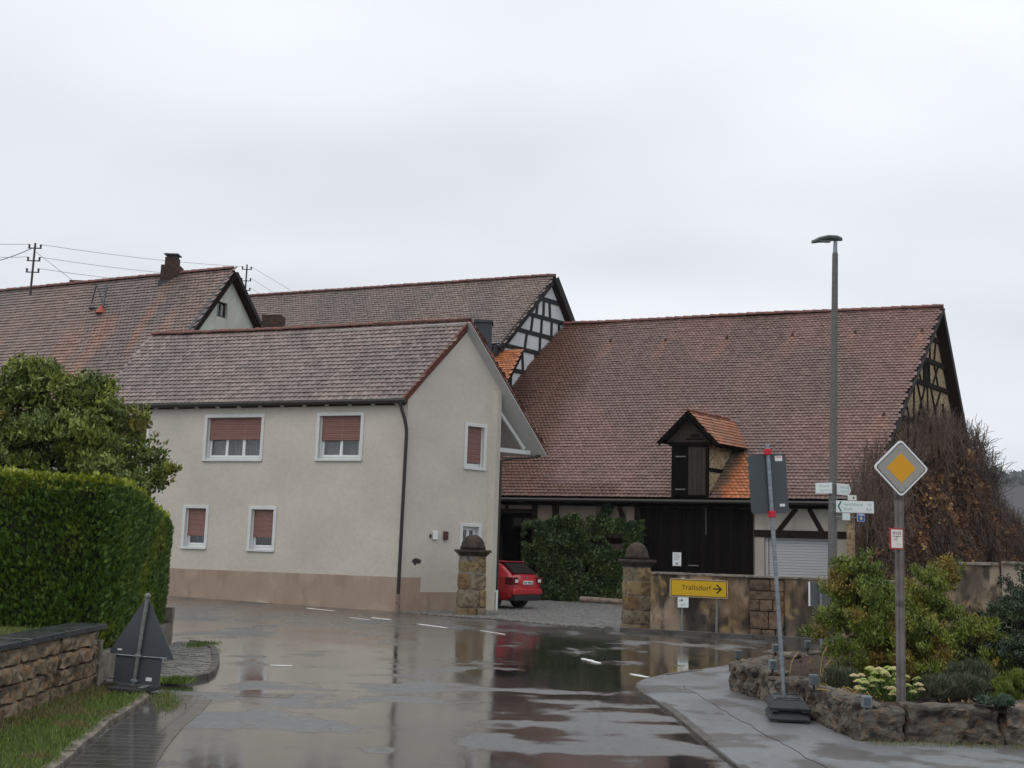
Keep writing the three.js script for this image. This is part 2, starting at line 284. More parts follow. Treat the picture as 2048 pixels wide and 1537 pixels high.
M.pavewet = std(hx('#85878a'), 1, { map: dtex(512, (u, v) => { const n = fbm(u * 5, v * 5, 5, 5), f = noise(u * 160, v * 160, 160), p = fbm(u * 9 + 4, v * 9, 4, 9); let c = mixc([0.86, 0.86, 0.86], [1, 1, 1], n); c = mixc(c, [0.62, 0.57, 0.54], sstep(0.52, 0.68, p) * 0.7); return mixc(c, [0.4, 0.4, 0.4], 0.18 * f); }, true, 4), roughnessMap: dtex(512, (u, v) => 0.34 + 0.3 * sstep(0.35, 0.6, fbm(u * 6, v * 3, 4, 6)) + 0.05 * noise(u * 60, v * 60, 60), false, 5), bumpMap: T.fine, bumpScale: 0.002 });
M.paint = std(hx('#eeeeea'), 0.5, { roughnessMap: T.rough });
const road = setting('road', [0, 0, 0]);
part(road, 'asphalt', sheet(-70, 70, 15, -58, 70, 60, 0, roadRegion), M.road, null, true);
// worn white dashes, each one a painted strip a few millimetres thick
for (const [x0, z0, x1, z1, w, k] of [[-10.65, -36.82, -9.22, -35.15, 0.12, 1], [-7.92, -33.64, -6.9, -32.7, 0.08, 0.6], [-5.7, -31.46, -4.61, -30.27, 0.15, 1], [-3.76, -28.86, -2.82, -27.87, 0.15, 1], [-2.07, -26.69, -1.3, -25.65, 0.13, 1], [-0.54, -25.17, 0.02, -24.19, 0.08, 0.7], [1.35, -19.22, 1.58, -18.45, 0.12, 1], [1.92, -16.97, 2.13, -16.57, 0.12, 0.8], [-3.42, -16.6, -3.1, -16.63, 0.14, 1], [-3.9, -28.2, -3.3, -27.5, 0.07, 0.5]]) {
  const dx = x1 - x0, dz = z1 - z0, l = Math.hypot(dx, dz), nx = -dz / l * w * 0.55, nz = dx / l * w * 0.55, top = [], bot = [];
  srand(Math.round(x0 * 100) + 9000);
  const N = Math.max(4, Math.round(l / 0.1));
  for (let i = 0; i <= N; i++) { const t = i / N, j = rr(0.55, 1.05), q = rr(0.5, 1.05), e = (i === 0 || i === N) ? 0.5 : 1; top.push([x0 + dx * t + nx * j * e, z0 + dz * t + nz * j * e]); bot.push([x0 + dx * t - nx * q * e, z0 + dz * t - nz * q * e]); }
  part(road, 'road_marking', flat([...top, ...bot.reverse()], landH((x0 + x1) / 2, (z0 + z1) / 2) + 0.003, 0.004), M.paint);
}
{ // footway that wraps round the planter, a low kerb edge
  const p = setting('pavement');
  const edge = [[2.1, -3], [2.04, -8], [2.01, -9.71], [1.97, -10.8], [1.95, -11.75], [1.93, -12.7], [1.88, -13.62], [1.8, -14.5], [1.79, -15.06], [1.85, -15.5], [1.98, -15.95], [2.39, -16.75], [3.06, -17.62], [3.68, -18.5], [5.2, -19.9], [8, -21.2], [13, -23]];
  part(p, 'surface', flat([...edge, [16, -22], [16, -3]], -0.1, 0.135), M.pavewet);
  // broken seam along the middle
  const seam = []; srand(5); for (let i = 0; i <= 30; i++) { const t = i / 30, x = lerp(2.45, 2.75, sstep(0, 1, t)) + rr(-0.035, 0.035), z = lerp(-15.4, -8.5, t) + rr(-0.05, 0.05); seam.push([x, 0.0335, z]); }
  part(p, 'crack', tube(seam, 0.0055, 120, 4), M.dark);
  // stones of the kerb edge
  srand(15); for (let i = 0; i < 12; i++) { const [x0, z0] = edge[i], [x1, z1] = edge[i + 1], L = Math.hypot(x1 - x0, z1 - z0), n = Math.max(1, Math.round(L / 0.9)); for (let k = 0; k < n; k++) { const t0 = (k + 0.01) / n, t1 = (k + 0.99) / n, ax = lerp(x0, x1, t0), az = lerp(z0, z1, t0), bx = lerp(x0, x1, t1), bz = lerp(z0, z1, t1), nx = -(bz - az), nz = bx - ax, q = 0.075 / Math.hypot(nx, nz); part(p, 'kerb_stone', flat([[ax + nx * q, az + nz * q], [bx + nx * q, bz + nz * q], [bx - nx * q * 0.3, bz - nz * q * 0.3], [ax - nx * q * 0.3, az - nz * q * 0.3]], -0.1, 0.132 + rr(0, 0.01)), M.kerb); } }
}
{ // kerb in front of the boundary wall
  const k = setting('roadside_kerb'); srand(21);
  const a = [2.75, -26.1], b = [12, -22.3], n = 10;
  for (let i = 0; i < n; i++) { const t0 = i / n + 0.001, t1 = (i + 1) / n - 0.001, P = (t, o) => [lerp(a[0], b[0], t) - o * 0.38, lerp(a[1], b[1], t) - o * 0.925]; part(k, 'kerb_stone', flat([P(t0, 0), P(t1, 0), P(t1, 0.16), P(t0, 0.16)], -0.1, 0.2 + rr(-0.01, 0.01)), M.kerb); }
  const P = (t, o) => [lerp(a[0], b[0], t) - o * 0.38, lerp(a[1], b[1], t) - o * 0.925];
  part(k, 'verge_strip', flat([P(0, 0.165), P(1, 0.165), P(1, 0.9), P(0, 0.9)], -0.1, 0.175), M.pavewet);
}
{ // courtyard of granite setts
  const c = setting('courtyard'); srand(31);
  const poly = [[2.74, -26.75], [1.0, -28.05], [-0.25, -29.35], [-1.3, -29.85], [-2.95, -31.3], [-0.3, -33.6], [-6, -43.5], [12, -38.8], [7, -27], [3.2, -27.4]];
  part(c, 'bedding', flat(poly, -0.1, 0.108), M.soil);
  const sg = metreUV(prep(new RoundedBoxGeometry(0.098, 0.06, 0.098, 1, 0.014))), ms = [], cs = [], q = new THREE.Quaternion();
  for (let r = 0; r < 170; r++) for (let k = 0; k < 150; k++) { const x = -5 + k * 0.108 + (r % 2) * 0.054 + rr(-0.006, 0.006), z = -27 - r * 0.108 + rr(-0.006, 0.006); const X = x, Z = z + (x + 1) * 0.36; if (!insidePoly(X, Z, poly) || X > 6.5) continue; ms.push(new THREE.Matrix4().compose(V3(X, 0.0 + rr(-0.006, 0.006), Z), q.setFromEuler(new THREE.Euler(rr(-0.05, 0.05), 0.345 + rr(-0.06, 0.06), rr(-0.05, 0.05))), V3(rr(0.88, 1.02), 1, rr(0.88, 1.02)))); const v = rr(0.09, 0.2); cs.push(lin(v, v * 0.98, v * 0.93)); }
  copies(c, 'setts', sg, std(0xffffff, 0.45), ms, cs);
}

// ---------------------------------------------------------------- buildings
// a window with surround, frame, panes, curtain, sill and a roller shutter let down to ys
function windowAt(root, m, x0, x1, y0, y1, ys, n, { tilt = 0, sillOut = 0.06, label } = {}) {
  const b = 0.1, X0 = x0 + b, X1 = x1 - b, Y0 = y0 + 0.05, Y1 = y1 - b;
  const w = part(root, 'window', slab(rect(x0, x1, y0, y1), -0.03, 0.022, [rect(X0, X1, Y0, Y1)], 0.004), M.white, m);
  if (label) w.userData.label = label;
  const t = 0.02; // lining of the recess
  part(w, 'reveal', [box(X0 - t, X0 + 0.001, Y0, Y1, -0.3, -0.032), box(X1 - 0.001, X1 + t, Y0, Y1, -0.3, -0.032), box(X0 - t, X1 + t, Y1 - 0.001, Y1 + t, -0.3, -0.032)], M.white, m);
  part(w, 'sill', rbox(x0 + 0.01, x1 - 0.01, y0 - 0.025, y0 + 0.05, -0.2, sillOut, 0.01), M.white, m);
  const f = 0.055, zf = -0.2;
  part(w, 'frame', slab(rect(X0, X1, Y0, Y1), zf, zf + 0.05, [rect(X0 + f, X1 - f, Y0 + f, Y1 - f)]), M.plastic, m);
  const W = (X1 - X0 - 2 * f) / n;
  for (let i = 0; i < n; i++) {
    const a = X0 + f + i * W, c = a + W, s = 0.045;
    const sg = slab(rect(a + 0.002, c - 0.002, Y0 + f + 0.002, Y1 - f - 0.002), zf + 0.012, zf + 0.064, [rect(a + s, c - s, Y0 + f + s + 0.02, Y1 - f - s)]);
    const gg = box(a + s, c - s, Y0 + f + s + 0.02, Y1 - f - s, zf + 0.03, zf + 0.034);
    if (tilt === i + 1) { const k = new THREE.Matrix4().makeTranslation(0, Y0 + f, zf).multiply(new THREE.Matrix4().makeRotationX(-0.05)).multiply(new THREE.Matrix4().makeTranslation(0, -Y0 - f, -zf)); sg.applyMatrix4(k); gg.applyMatrix4(k); }
    part(w, 'sash', sg, M.plastic, m); part(w, 'pane', gg, M.glass, m);
  }
  // net curtain with folds
  const cg = new THREE.PlaneGeometry(X1 - X0, Y1 - Y0, 60, 1), p = cg.attributes.position; for (let i = 0; i < p.count; i++) p.setZ(i, 0.018 * Math.sin(p.getX(i) * 55 + 2 * Math.sin(p.getX(i) * 7))); cg.computeVertexNormals();
  part(w, 'curtain', cg.translate((X0 + X1) / 2, (Y0 + Y1) / 2, -0.32), M.curtain, m);
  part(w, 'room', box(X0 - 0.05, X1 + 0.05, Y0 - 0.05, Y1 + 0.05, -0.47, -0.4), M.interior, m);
  if (ys !== null) {
    const h = 0.052, k = Math.round((Y1 - ys) / h);
    for (let i = 0; i < k; i++) { const y = Y1 - (i + 1) * h; part(w, 'shutter_slat', rbox(X0 + 0.012, X1 - 0.012, y + 0.005, y + h - 0.004, -0.115, -0.1 + (i % 2) * 0.0008, 0.006), i % 3 ? M.slat : M.slat2, m); }
    part(w, 'shutter_rail', rbox(X0 + 0.012, X1 - 0.012, Y1 - k * h - 0.045, Y1 - k * h - 0.002, -0.12, -0.095, 0.006), M.slat2, m);
    part(w, 'guide_rail', box(X0 + 0.001, X0 + 0.03, Y0 + 0.01, Y1 - 0.01, -0.135, -0.09), M.plastic, m); part(w, 'guide_rail', box(X1 - 0.03, X1 - 0.001, Y0 + 0.01, Y1 - 0.01, -0.135, -0.09), M.plastic, m);
  }
  return [[X0, Y0], [X1, Y0], [X1, Y1], [X0, Y1]];
}
const openOf = (x0, x1, y0, y1) => rect(x0 + 0.099, x1 - 0.099, y0 + 0.049, y1 - 0.099);

const tone = (r, g, b, v) => { const k = 1 + v; return lin(r * k, g * k, b * k); };

{ // --- rendered two-storey house on the bend
  const C = [-2.98, 0, -31.46], H = thing('rendered_house', 'pale grey rendered two-storey house with brown roller shutters on the road bend', 'house', C);
  const mf = yaw(C, 20), mgb = yaw(C, -38.09), fd = V3(-Math.cos(20 * Math.PI / 180), 0, -Math.sin(20 * Math.PI / 180));
  const WF = [[-6.88, -4.75, 4.25, 5.67], [-2.95, -1.39, 4.26, 5.68], [-7.43, -6.5, 1.58, 2.89], [-5.09, -4.13, 1.57, 2.89], [-10.4, -8.92, 4.22, 5.66]];
  const WG = [[2.05, 2.87, 4.18, 5.56], [2.0, 2.79, 1.45, 2.57]];
  part(H, 'facade_wall', slab([[-11.6, -0.3], [0, -0.3], [0, 6.15], [-11.6, 6.15]], -0.4, 0, WF.map((w) => openOf(...w))), M.wall, mf);
  part(H, 'gable_wall', slab([[0.001, -0.3], [3.41, -0.3], [3.41, 6.74], [2.0, 8.44], [0.001, 6.08]], -0.4, -0.001, WG.map((w) => openOf(...w))), M.wall, mgb);
  const G = V3(3.409, 0, 0).applyMatrix4(mgb), ms = frame([G.x, 0, G.z], [fd.x, 0, fd.z], [-fd.z, 0, fd.x]);
  part(H, 'side_wall', slab(rect(0.01, 11.6, -0.3, 6.6), -0.35, -0.002), M.wall, ms);
  part(H, 'plinth', slab([[-11.6, -0.3], [0.006, -0.3], [0.006, 0.965], [-11.6, 0.955]], 0.001, 0.016), M.plinth, mf);
  part(H, 'plinth', slab([[-0.004, -0.3], [3.42, -0.3], [3.42, 0.555], [0.68, 0.555], [0.68, 0.965], [-0.004, 0.965]], 0.001, 0.015), M.plinth, mgb);
  windowAt(H, mf, ...WF[0], 4.96, 3, { tilt: 1 }); windowAt(H, mf, ...WF[1], 4.93, 2, { tilt: 1 });
  windowAt(H, mf, ...WF[2], 2.02, 1); windowAt(H, mf, ...WF[3], 2.02, 1); windowAt(H, mf, ...WF[4], 5.0, 2);
  windowAt(H, mgb, ...WG[0], 4.44, 1); windowAt(H, mgb, ...WG[1], null, 2);
  // front roof slope
  const eL = V3(-0.21, 6.0, 0.05).applyMatrix4(mgb), ap = V3(2.02, 8.63, 0.1).applyMatrix4(mgb), e = fd.clone().negate();
  const R = roofPlane(eL, ap, e), L = R.L, sag = (a, b) => 0.03 * Math.sin(Math.PI * clamp(-a / 10.5)) * b / L;
  const poly = [[-11.0, -0.02], [0, -0.02], [R.t, L], [-10.5, L]];
  const [rg, rm] = roofSlab(R.o, e, R.s, poly, 0.1, 0.11);
  const roof = part(H, 'roof', rg, M.deck, rm);
  srand(101);
  layTiles(roof, R.o, e, R.s, [[-10.95, 0.0], [0.02, 0.0], [R.t + 0.02, L - 0.02], [-10.4, L - 0.02]], (a, b) => { const n = fbm(a * 0.9 + 50, b * 0.7 + 8, 3), q = rr(-0.25, 0.25); const g = sstep(0.42, 0.62, n); return tone(lerp(0.25, 0.2, g), lerp(0.19, 0.16, g), lerp(0.172, 0.15, g), q); }, { sag });
  const rl = R.o.clone().addScaledVector(e, -10.35).addScaledVector(R.s, L), rp = R.o.clone().addScaledVector(e, R.t).addScaledVector(R.s, L);
  srand(102); ridgeTiles(roof, [rl.x, rl.y + 0.02, rl.z], [rp.x, rp.y + 0.03, rp.z], [M.ridge, M.ridge2], 0.11, (t) => 0.03 * Math.sin(Math.PI * t), 0.34);
  // verge tiles down the gable
  for (let i = 0; i < 20; i++) { const t = (i + 0.5) / 20, p = eL.clone().lerp(ap, t), d = ap.clone().sub(eL).normalize(); const nn = V3().crossVectors(e, R.s), g = rbox(-0.1, 0.1, -0.13, 0.06 + (i % 2) * 0.004, -0.03, 0.045, 0.01), m = new THREE.Matrix4().makeBasis(d, nn, V3().crossVectors(d, nn)).setPosition(p.x, p.y, p.z); part(roof, 'verge_tile', g, M.verge, m); }
  // rear slope with its painted underside
  const ap2 = V3(1.99, 8.62, 0.2).applyMatrix4(mgb), eR = V3(5.14, 4.83, 0.2).applyMatrix4(mgb), R2 = roofPlane(eR, ap2, fd);
  const p2 = [[0, 0], [11, 0], [11, R2.L], [R2.t, R2.L]];
  const [g2, m2] = roofSlab(R2.o, fd, R2.s, [[0, 0], [11, 0], [11, R2.L - 0.1], [R2.t, R2.L - 0.02]], 0.05, 0.05); const rr2 = part(H, 'rear_roof', g2, M.soffit, m2);
  srand(103); layTiles(rr2, R2.o, fd, R2.s, [[0, 0], [5, 0], [5, R2.L], [R2.t, R2.L]], () => tone(0.2, 0.12, 0.1, rr(-0.2, 0.2)));
  for (let i = 0; i < 30; i++) { const p = eR.clone().lerp(ap2, (i + 0.5) / 30), d = ap2.clone().sub(eR).normalize(), nn = V3().crossVectors(fd, R2.s); part(rr2, 'verge_tile', rbox(-0.082, 0.082, -0.05, 0.03 + (i % 2) * 0.004, -0.03, 0.04, 0.008), M.verge, new THREE.Matrix4().makeBasis(d, nn, V3().crossVectors(d, nn)).setPosition(p.x, p.y, p.z)); }
  // eave beams outside the gable corner
  const bz = -0.25; for (const z of [bz, bz - 1.1]) { part(H, 'bracket_beam', beam([3.3, 4.86], [4.72, 4.86], 0.14, 0.12, z), M.white, mgb); part(H, 'brace', beam([3.42, 6.1], [4.5, 4.96], 0.11, 0.1, z - 0.002), M.white, mgb); }
  part(H, 'soffit_boards', slab([[3.42, 6.72], [3.42, 4.95], [4.95, 4.95]], -1.9, -1.85), M.soffit, mgb);
  // gutter, rafter ends, downpipes
  part(H, 'gutter', rod([-11.3, 5.96, 0.2], [0.0, 5.97, 0.2], 0.075, 0.075, 10), M.gutter, mf);
  for (let i = 0; i < 15; i++) part(H, 'rafter_end', box(-11 + i * 0.76, -10.9 + i * 0.76, 5.86, 5.96, 0.0, 0.14), M.soffit, mf);
  part(H, 'downpipe', tube([[-0.1, 5.95, 0.22], [-0.13, 5.8, 0.2], [-0.02, 5.45, 0.14], [0.04, 5.12, 0.1], [0.035, 4.9, 0.09], [0.0, 0.5, 0.09]], 0.052, 40, 10), M.pipe, mf);
  part(H, 'downpipe_foot', cyl(0.06, 0.06, 0.5, 0.0, 0, 0.09, 12), M.castpipe, mf);
  part(H, 'downpipe', [tube([[4.95, 4.78, 0.05], [4.5, 4.68, 0.0], [3.9, 4.62, -0.02], [3.47, 4.5, -0.02], [3.47, 4.1, -0.02]], 0.04, 30, 8), rod([3.47, 4.12, -0.02], [3.45, 0.6, -0.02], 0.042)], M.pipe, mgb);
  part(H, 'downpipe_foot', cyl(0.055, 0.055, 0.62, 3.45, 0, -0.02, 12), M.plastic, mgb);
  // fittings on the gable
  part(H, 'meter_box', rbox(1.03, 1.19, 2.05, 2.29, 0, 0.06, 0.01), M.plastic, mgb); part(H, 'doorbell', rbox(0.93, 0.99, 2.1, 2.2, 0, 0.04, 0.01), M.pipe, mgb);
  part(H, 'letter_box', rbox(1.41, 1.56, 2.05, 2.3, 0, 0.07, 0.01), std(hx('#4a1c22'), 0.4), mgb);
  // soot-black burn mark left by a lamp bracket, a thin irregular skin on the render
  srand(55); const sp = []; for (let i = 0; i < 26; i++) { const a = i / 26 * 2 * Math.PI, q = rr(0.85, 1.1); sp.push([0.52 + Math.cos(a) * 0.16 * q, 1.41 + Math.sin(a) * (a > Math.PI ? 0.05 + 0.08 * rnd() : 0.1) * q]); } part(H, 'soot_patch', slab(sp, 0.001, 0.004), std(hx('#4f4a47'), 0.95, { map: T.stone }), mgb);
  // chimneys
  const ch = part(H, 'metal_chimney', box(-1.28, -0.72, 7.4, 9.2, -36.0, -35.45), M.lead); part(ch, 'cap', box(-1.32, -0.68, 9.2, 9.28, -36.05, -35.4), M.lead);
}
function brickStack(root, name, x0, x1, y0, y1, z0, z1) { // a chimney of single bricks on a mortar core
  const c = part(root, name, box(x0 + 0.012, x1 - 0.012, y0, y1 - 0.01, z0 + 0.012, z1 - 0.012), M.mortar);
  const h = 0.075; let k = 0;
  for (let y = y0; y < y1 - 0.03; y += h, k++) { const off = (k % 2) * 0.115; for (let x = x0 - off; x < x1 - 0.02; x += 0.23) { const a = Math.max(x0, x), b = Math.min(x1, x + 0.22); if (b - a > 0.03) part(c, 'brick', box(a, b, y, y + h - 0.01, z1 - 0.05, z1 + rr(0, 0.004)), rnd() < 0.5 ? M.brick : M.brick2); } for (let z = z0 - off; z < z1 - 0.06; z += 0.23) { const a = Math.max(z0, z), b = Math.min(z1 - 0.055, z + 0.22); if (b - a > 0.03) part(c, 'brick', box(x1 - 0.05, x1 + rr(0, 0.004), y, y + h - 0.01, a, b), rnd() < 0.5 ? M.brick : M.brick2); } }
  return c;
}
{ // --- long house to the left with the grey gable
  const P = V3(-10.06, 11.38, -38.08), H = thing('tiled_house', 'long old house with brick chimney and pale gable rising behind the rendered house', 'house', [-12, 0, -38]);
  const a = 24.73 * Math.PI / 180, e = V3(Math.cos(a), 0, Math.sin(a)), sl = 52.66 * Math.PI / 180, s = V3(Math.sin(a) * Math.cos(sl), Math.sin(sl), -Math.cos(a) * Math.cos(sl));
  const L = 6.9, O = P.clone().addScaledVector(s, -L), poly = [[-15, 0], [-1.8, 0], [-1.42, 3.4], [0.1, 3.42], [0.12, L], [-15, L]];
  const [g, m] = roofSlab(O, e, s, poly, 0.12, 0.11); const roof = part(H, 'roof', g, M.deck, m);
  srand(201); layTiles(roof, O, e, s, poly, (x, y) => { const n = fbm(x * 0.35 + 5, y * 0.2 + 3, 3), st = fbm(x * 1.3 + y * 0.25, y * 0.15 + 20, 3), vent = Math.exp(-(((x + 4.2 - (y - 4.4) * -0.28) / 0.5) ** 2)) * sstep(5, 4.2, y) * sstep(1.5, 4, y); let o = sstep(0.52, 0.7, st) * 0.6 + vent * 0.8; const g2 = sstep(0.4, 0.65, n); return tone(lerp(lerp(0.22, 0.165, g2), 0.32, clamp(o)), lerp(lerp(0.15, 0.125, g2), 0.155, clamp(o)), lerp(lerp(0.13, 0.112, g2), 0.1, clamp(o)), rr(-0.22, 0.22)); });
  const rl = P.clone().addScaledVector(e, -15); srand(202); ridgeTiles(roof, [rl.x, rl.y + 0.02, rl.z], [P.x, P.y + 0.03, P.z], [M.ridge2, M.ridge], 0.12, () => 0, 0.36);
  const ml = frame([P.x, 0, P.z], [0.393, 0, -0.92], [0.92, 0, 0.393]);
  const hole = rect(-0.56, 0.02, 9.6, 10.15);
  part(H, 'gable_wall', slab([[-3.2, 4], [4.2, 4], [4.2, 7.1], [0, 11.15], [-3.2, 7.0]], -0.5, -0.12, [hole]), M.gablewall, ml);
  const w = part(H, 'window', slab(rect(-0.57, 0.03, 9.59, 10.16), -0.24, -0.2, [rect(-0.5, -0.04, 9.66, 10.09)]), M.greywood, ml); part(w, 'pane', box(-0.5, -0.04, 9.66, 10.09, -0.225, -0.22), M.glass, ml); part(w, 'glazing_bar', box(-0.3, -0.24, 9.66, 10.09, -0.219, -0.2), M.greywood, ml); part(w, 'room', box(-0.7, 0.15, 9.5, 10.25, -0.62, -0.55), M.dark, ml);
  part(H, 'front_wall', slab(rect(-15, -0.2, -0.3, 5.8), -0.4, 0), M.gablewall, frame([O.x - 1.6, 0, O.z - 2.3], [e.x, 0, e.z], [-e.z, 0, e.x]));
  part(H, 'verge_board', beam([-2.15, 8.5], [0.03, 11.33], 0.2, 0.14, -0.1), M.lead, ml);
  const p2 = [[0, 11.42], [4.6, 6.98], [4.55, 6.8], [-0.05, 11.22]]; part(H, 'rear_roof', slab(p2.map(([x, y]) => [x, y - 0.03]), -15, 0.08), M.deck, new THREE.Matrix4().makeBasis(V3(0.393, 0, -0.92), UPV, e).setPosition(P.x, 0, P.z)); part(H, 'verge_board', beam([0.1, 11.28], [4.4, 7.12], 0.16, 0.06, 0.082), M.timber, ml);
  // chimneys, hatch, vent pipe
  srand(203); const c = brickStack(H, 'chimney', -12.9, -12.24, 10.9, 11.73, -39.5, -38.95); brickStack(H, 'chimney_neck', -12.8, -12.36, 11.74, 12.02, -39.42, -39.03); part(c, 'lead_collar', box(-12.95, -12.19, 10.7, 11.12, -39.55, -38.9), M.lead); part(c, 'cap', [box(-12.84, -12.32, 12.12, 12.16, -39.46, -38.99), box(-12.76, -12.72, 12.01, 12.13, -39.4, -39.36), box(-12.44, -12.4, 12.01, 12.13, -39.4, -39.36), box(-12.76, -12.72, 12.01, 12.13, -39.1, -39.06), box(-12.44, -12.4, 12.01, 12.13, -39.1, -39.06)], M.lead);
  brickStack(H, 'chimney', -17.4, -16.55, 11.3, 11.72, -42.5, -41.9);
  part(H, 'vent_pipe', rod([-14.95, 9.85, -39.1], [-14.9, 10.95, -39.2], 0.035), M.zinc); part(H, 'vent_flange', new THREE.ConeGeometry(0.2, 0.32, 12).translate(-14.97, 10.02, -39.05), std(hx('#a8462a'), 0.5));
  part(H, 'roof_hatch', [rod([-15.5, 10.3, -39.45], [-15.32, 10.95, -39.3], 0.03), box(-15.55, -15.0, 10.1, 10.14, -39.7, -39.3), rod([-15.05, 10.2, -39.5], [-15.28, 10.9, -39.3], 0.015)], M.zinc);
  srand(204); brickStack(thing('brick_chimney', 'square red brick chimney standing just behind the rendered house ridge', 'chimney', [-8.5, 8, -38.2]), 'stack', -8.88, -8.17, 7.0, 9.78, -38.6, -37.95);
}
const timbers = (root, m, list, mat, w = 0.17, d = 0.07, z0 = 0) => list.forEach(([x0, y0, x1, y1, ww]) => part(root, 'timber', beam([x0, y0], [x1, y1], ww || w, d + rnd() * 0.006, z0), mat, m));
{ // --- half-timbered house with white panels
  const A = V3(1.82, 14.36, -49.24), H = thing('half_timbered_house', 'half-timbered house with white panels and dark beams behind the barn', 'house', [0, 0, -50]);
  const gdir = [0.665, 0, -0.747], mg2 = frame([A.x, 0, A.z], gdir, [0.747, 0, 0.665]);
  const a = 22 * Math.PI / 180, e = V3(Math.cos(a), 0, Math.sin(a));
  const E = V3(-3.28, 10.73, 0).applyMatrix4(mg2), R = roofPlane(E, A, e);
  const poly = [[-17, -0.1], [0, -0.1], [R.t, R.L], [-17, R.L]];
  const [g, m] = roofSlab(R.o, e, R.s, poly, 0.12, 0.11); const roof = part(H, 'roof', g, M.deck, m);
  srand(301); layTiles(roof, R.o, e, R.s, poly, (x, y) => { const n = fbm(x * 0.5 + 15, y * 0.4 + 3, 3), g3 = sstep(0.4, 0.65, n); return tone(lerp(0.22, 0.17, g3), lerp(0.16, 0.135, g3), lerp(0.14, 0.12, g3), rr(-0.2, 0.2)); });
  const rl = R.o.clone().addScaledVector(e, -17).addScaledVector(R.s, R.L); srand(302); ridgeTiles(roof, [rl.x, rl.y + 0.03, rl.z], [A.x, A.y + 0.03, A.z], [M.ridge2, M.ridge], 0.13, () => 0, 0.37);
  // gable: one panel behind each field would be hidden joints, so panels are let in between the timbers
  const slope = (14.36 - 10.73) / 3.28, edge = (y) => -(14.2 - y) / slope, rs = (14.36 - 12.45) / 1.37, redge = (y) => (14.2 - y) / rs;
  part(H, 'gable_core', slab([[-3.5, 4], [-3.5, 10.4], [0, 14.05], [4.6, 7.6], [4.6, 4]], -0.7, -0.26), M.interior, mg2);
  const rails = [13.2, 12.34, 11.5, 10.66, 9.64, 8.6, 7.5], rows = [[14.0, 13.2, []], [13.2, 12.34, [-0.92, -0.52, -0.12]], [12.34, 11.5, [-1.25, -0.62, 0.08, 0.6]], [11.5, 10.66, [-1.62, -0.7, 0.2]], [10.66, 9.64, [-2.5, -1.92, -1.0, 0]], [9.64, 8.6, [-3.1, -2.62, -1.7, -0.8]], [8.6, 7.5, [-2.6, -1.6]]];
  srand(303);
  rows.forEach(([yt, yb, posts], i) => {
    const xl = (y) => i < 4 ? edge(y) : -3.52, xr = (y) => Math.min(4.3, redge(y)); const lean = posts.map((_, k) => (i === 1 ? [-0.1, 0, 0.08][k] : i === 2 ? [-0.12, -0.04, 0, 0.05][k] : i === 3 ? [-0.14, -0.03, 0][k] : i === 5 ? [-0.16, 0, 0, 0][k] : i === 4 ? [0, 0.1, 0, 0][k] : 0) ?? 0);
    const xs = [[xl(yb), xl(yt)], ...posts.map((p, k) => [p + lean[k], p]), [xr(yb), xr(yt)]];
    for (let k = 0; k < xs.length - 1; k++) { const p = [[xs[k][0], yb], [xs[k + 1][0], yb], [xs[k + 1][1], yt - 0.02], [xs[k][1], yt - 0.02]]; part(H, 'panel', slab(i === 0 ? [[xl(yb), yb], [xr(yb), yb], [0, yt]] : p, -0.255, -0.2), M.infill, mg2); if (i === 0) break; }
    posts.forEach((p, k) => part(H, 'timber', beam([p + lean[k], yb], [p, yt], 0.15, 0.09 + rnd() * 0.005, -0.26), M.timber, mg2));
  });
  rails.forEach((y, i) => part(H, 'timber', beam([i < 4 ? edge(y) : -3.58, y], [Math.min(4.3, redge(y)), y], i ? 0.2 : 0.22, 0.1 + i * 0.0011, -0.262), M.timber, mg2));
  part(H, 'corner_post', box(-3.66, -3.46, 5, 10.6, -0.3, -0.14), M.timber, mg2);
  part(H, 'verge_board', beam([-3.5, 10.4], [0.02, 14.25], 0.3, 0.12, -0.14), M.timber, mg2);
  const rp = [[0, 14.42], [4.9, 7.59], [4.75, 7.4], [-0.1, 14.2]]; part(H, 'rear_roof', slab(rp.map(([x, y]) => [x, y - 0.03]), -16, 0.03), M.deck, new THREE.Matrix4().makeBasis(V3(...gdir), UPV, e).setPosition(A.x, 0, A.z)); part(H, 'verge_board', beam([0.05, 14.28], [4.6, 7.9], 0.3, 0.06, 0.032), M.timber, mg2);
  part(H, 'front_wall', slab(rect(-17, 0, 0, 10.5), -0.4, 0), M.infill, frame([E.x - 0.2, 0, E.z - 0.4], [e.x, 0, e.z], [-e.z, 0, e.x]));
  part(H, 'eave_board', rod([E.x - 8 * e.x, E.y - 0.16, E.z - 8 * e.z], [E.x, E.y - 0.16, E.z], 0.1), M.timber);
  // small lower roof in orange tiles below the eave
  const oe = e.clone(), os = V3(Math.sin(a) * 0.72, 0.69, -Math.cos(a) * 0.72).normalize(), oo = V3(-0.25, 8.7, -45.0);
  const lt = part(H, 'lower_roof', ...roofSlab(oo, oe, os, [[-4, -0.1], [0, -0.1], [0, 2.4], [-4, 2.4]], 0.1, 0.1).slice(0, 1), M.deck, roofSlab(oo, oe, os, [[-4, 0], [0, 0], [0, 2], [-4, 2]], 0.1, 0.1)[1]);
  srand(305); layTiles(lt, oo, oe, os, [[-3, -0.1], [0, -0.1], [0, 2.4], [-3, 2.4]], () => tone(0.42, 0.15, 0.06, rr(-0.3, 0.2)));
  part(H, 'flue', cyl(0.13, 0.13, 0.5, -0.6, 14.1, -51.2, 10), M.galv);
}
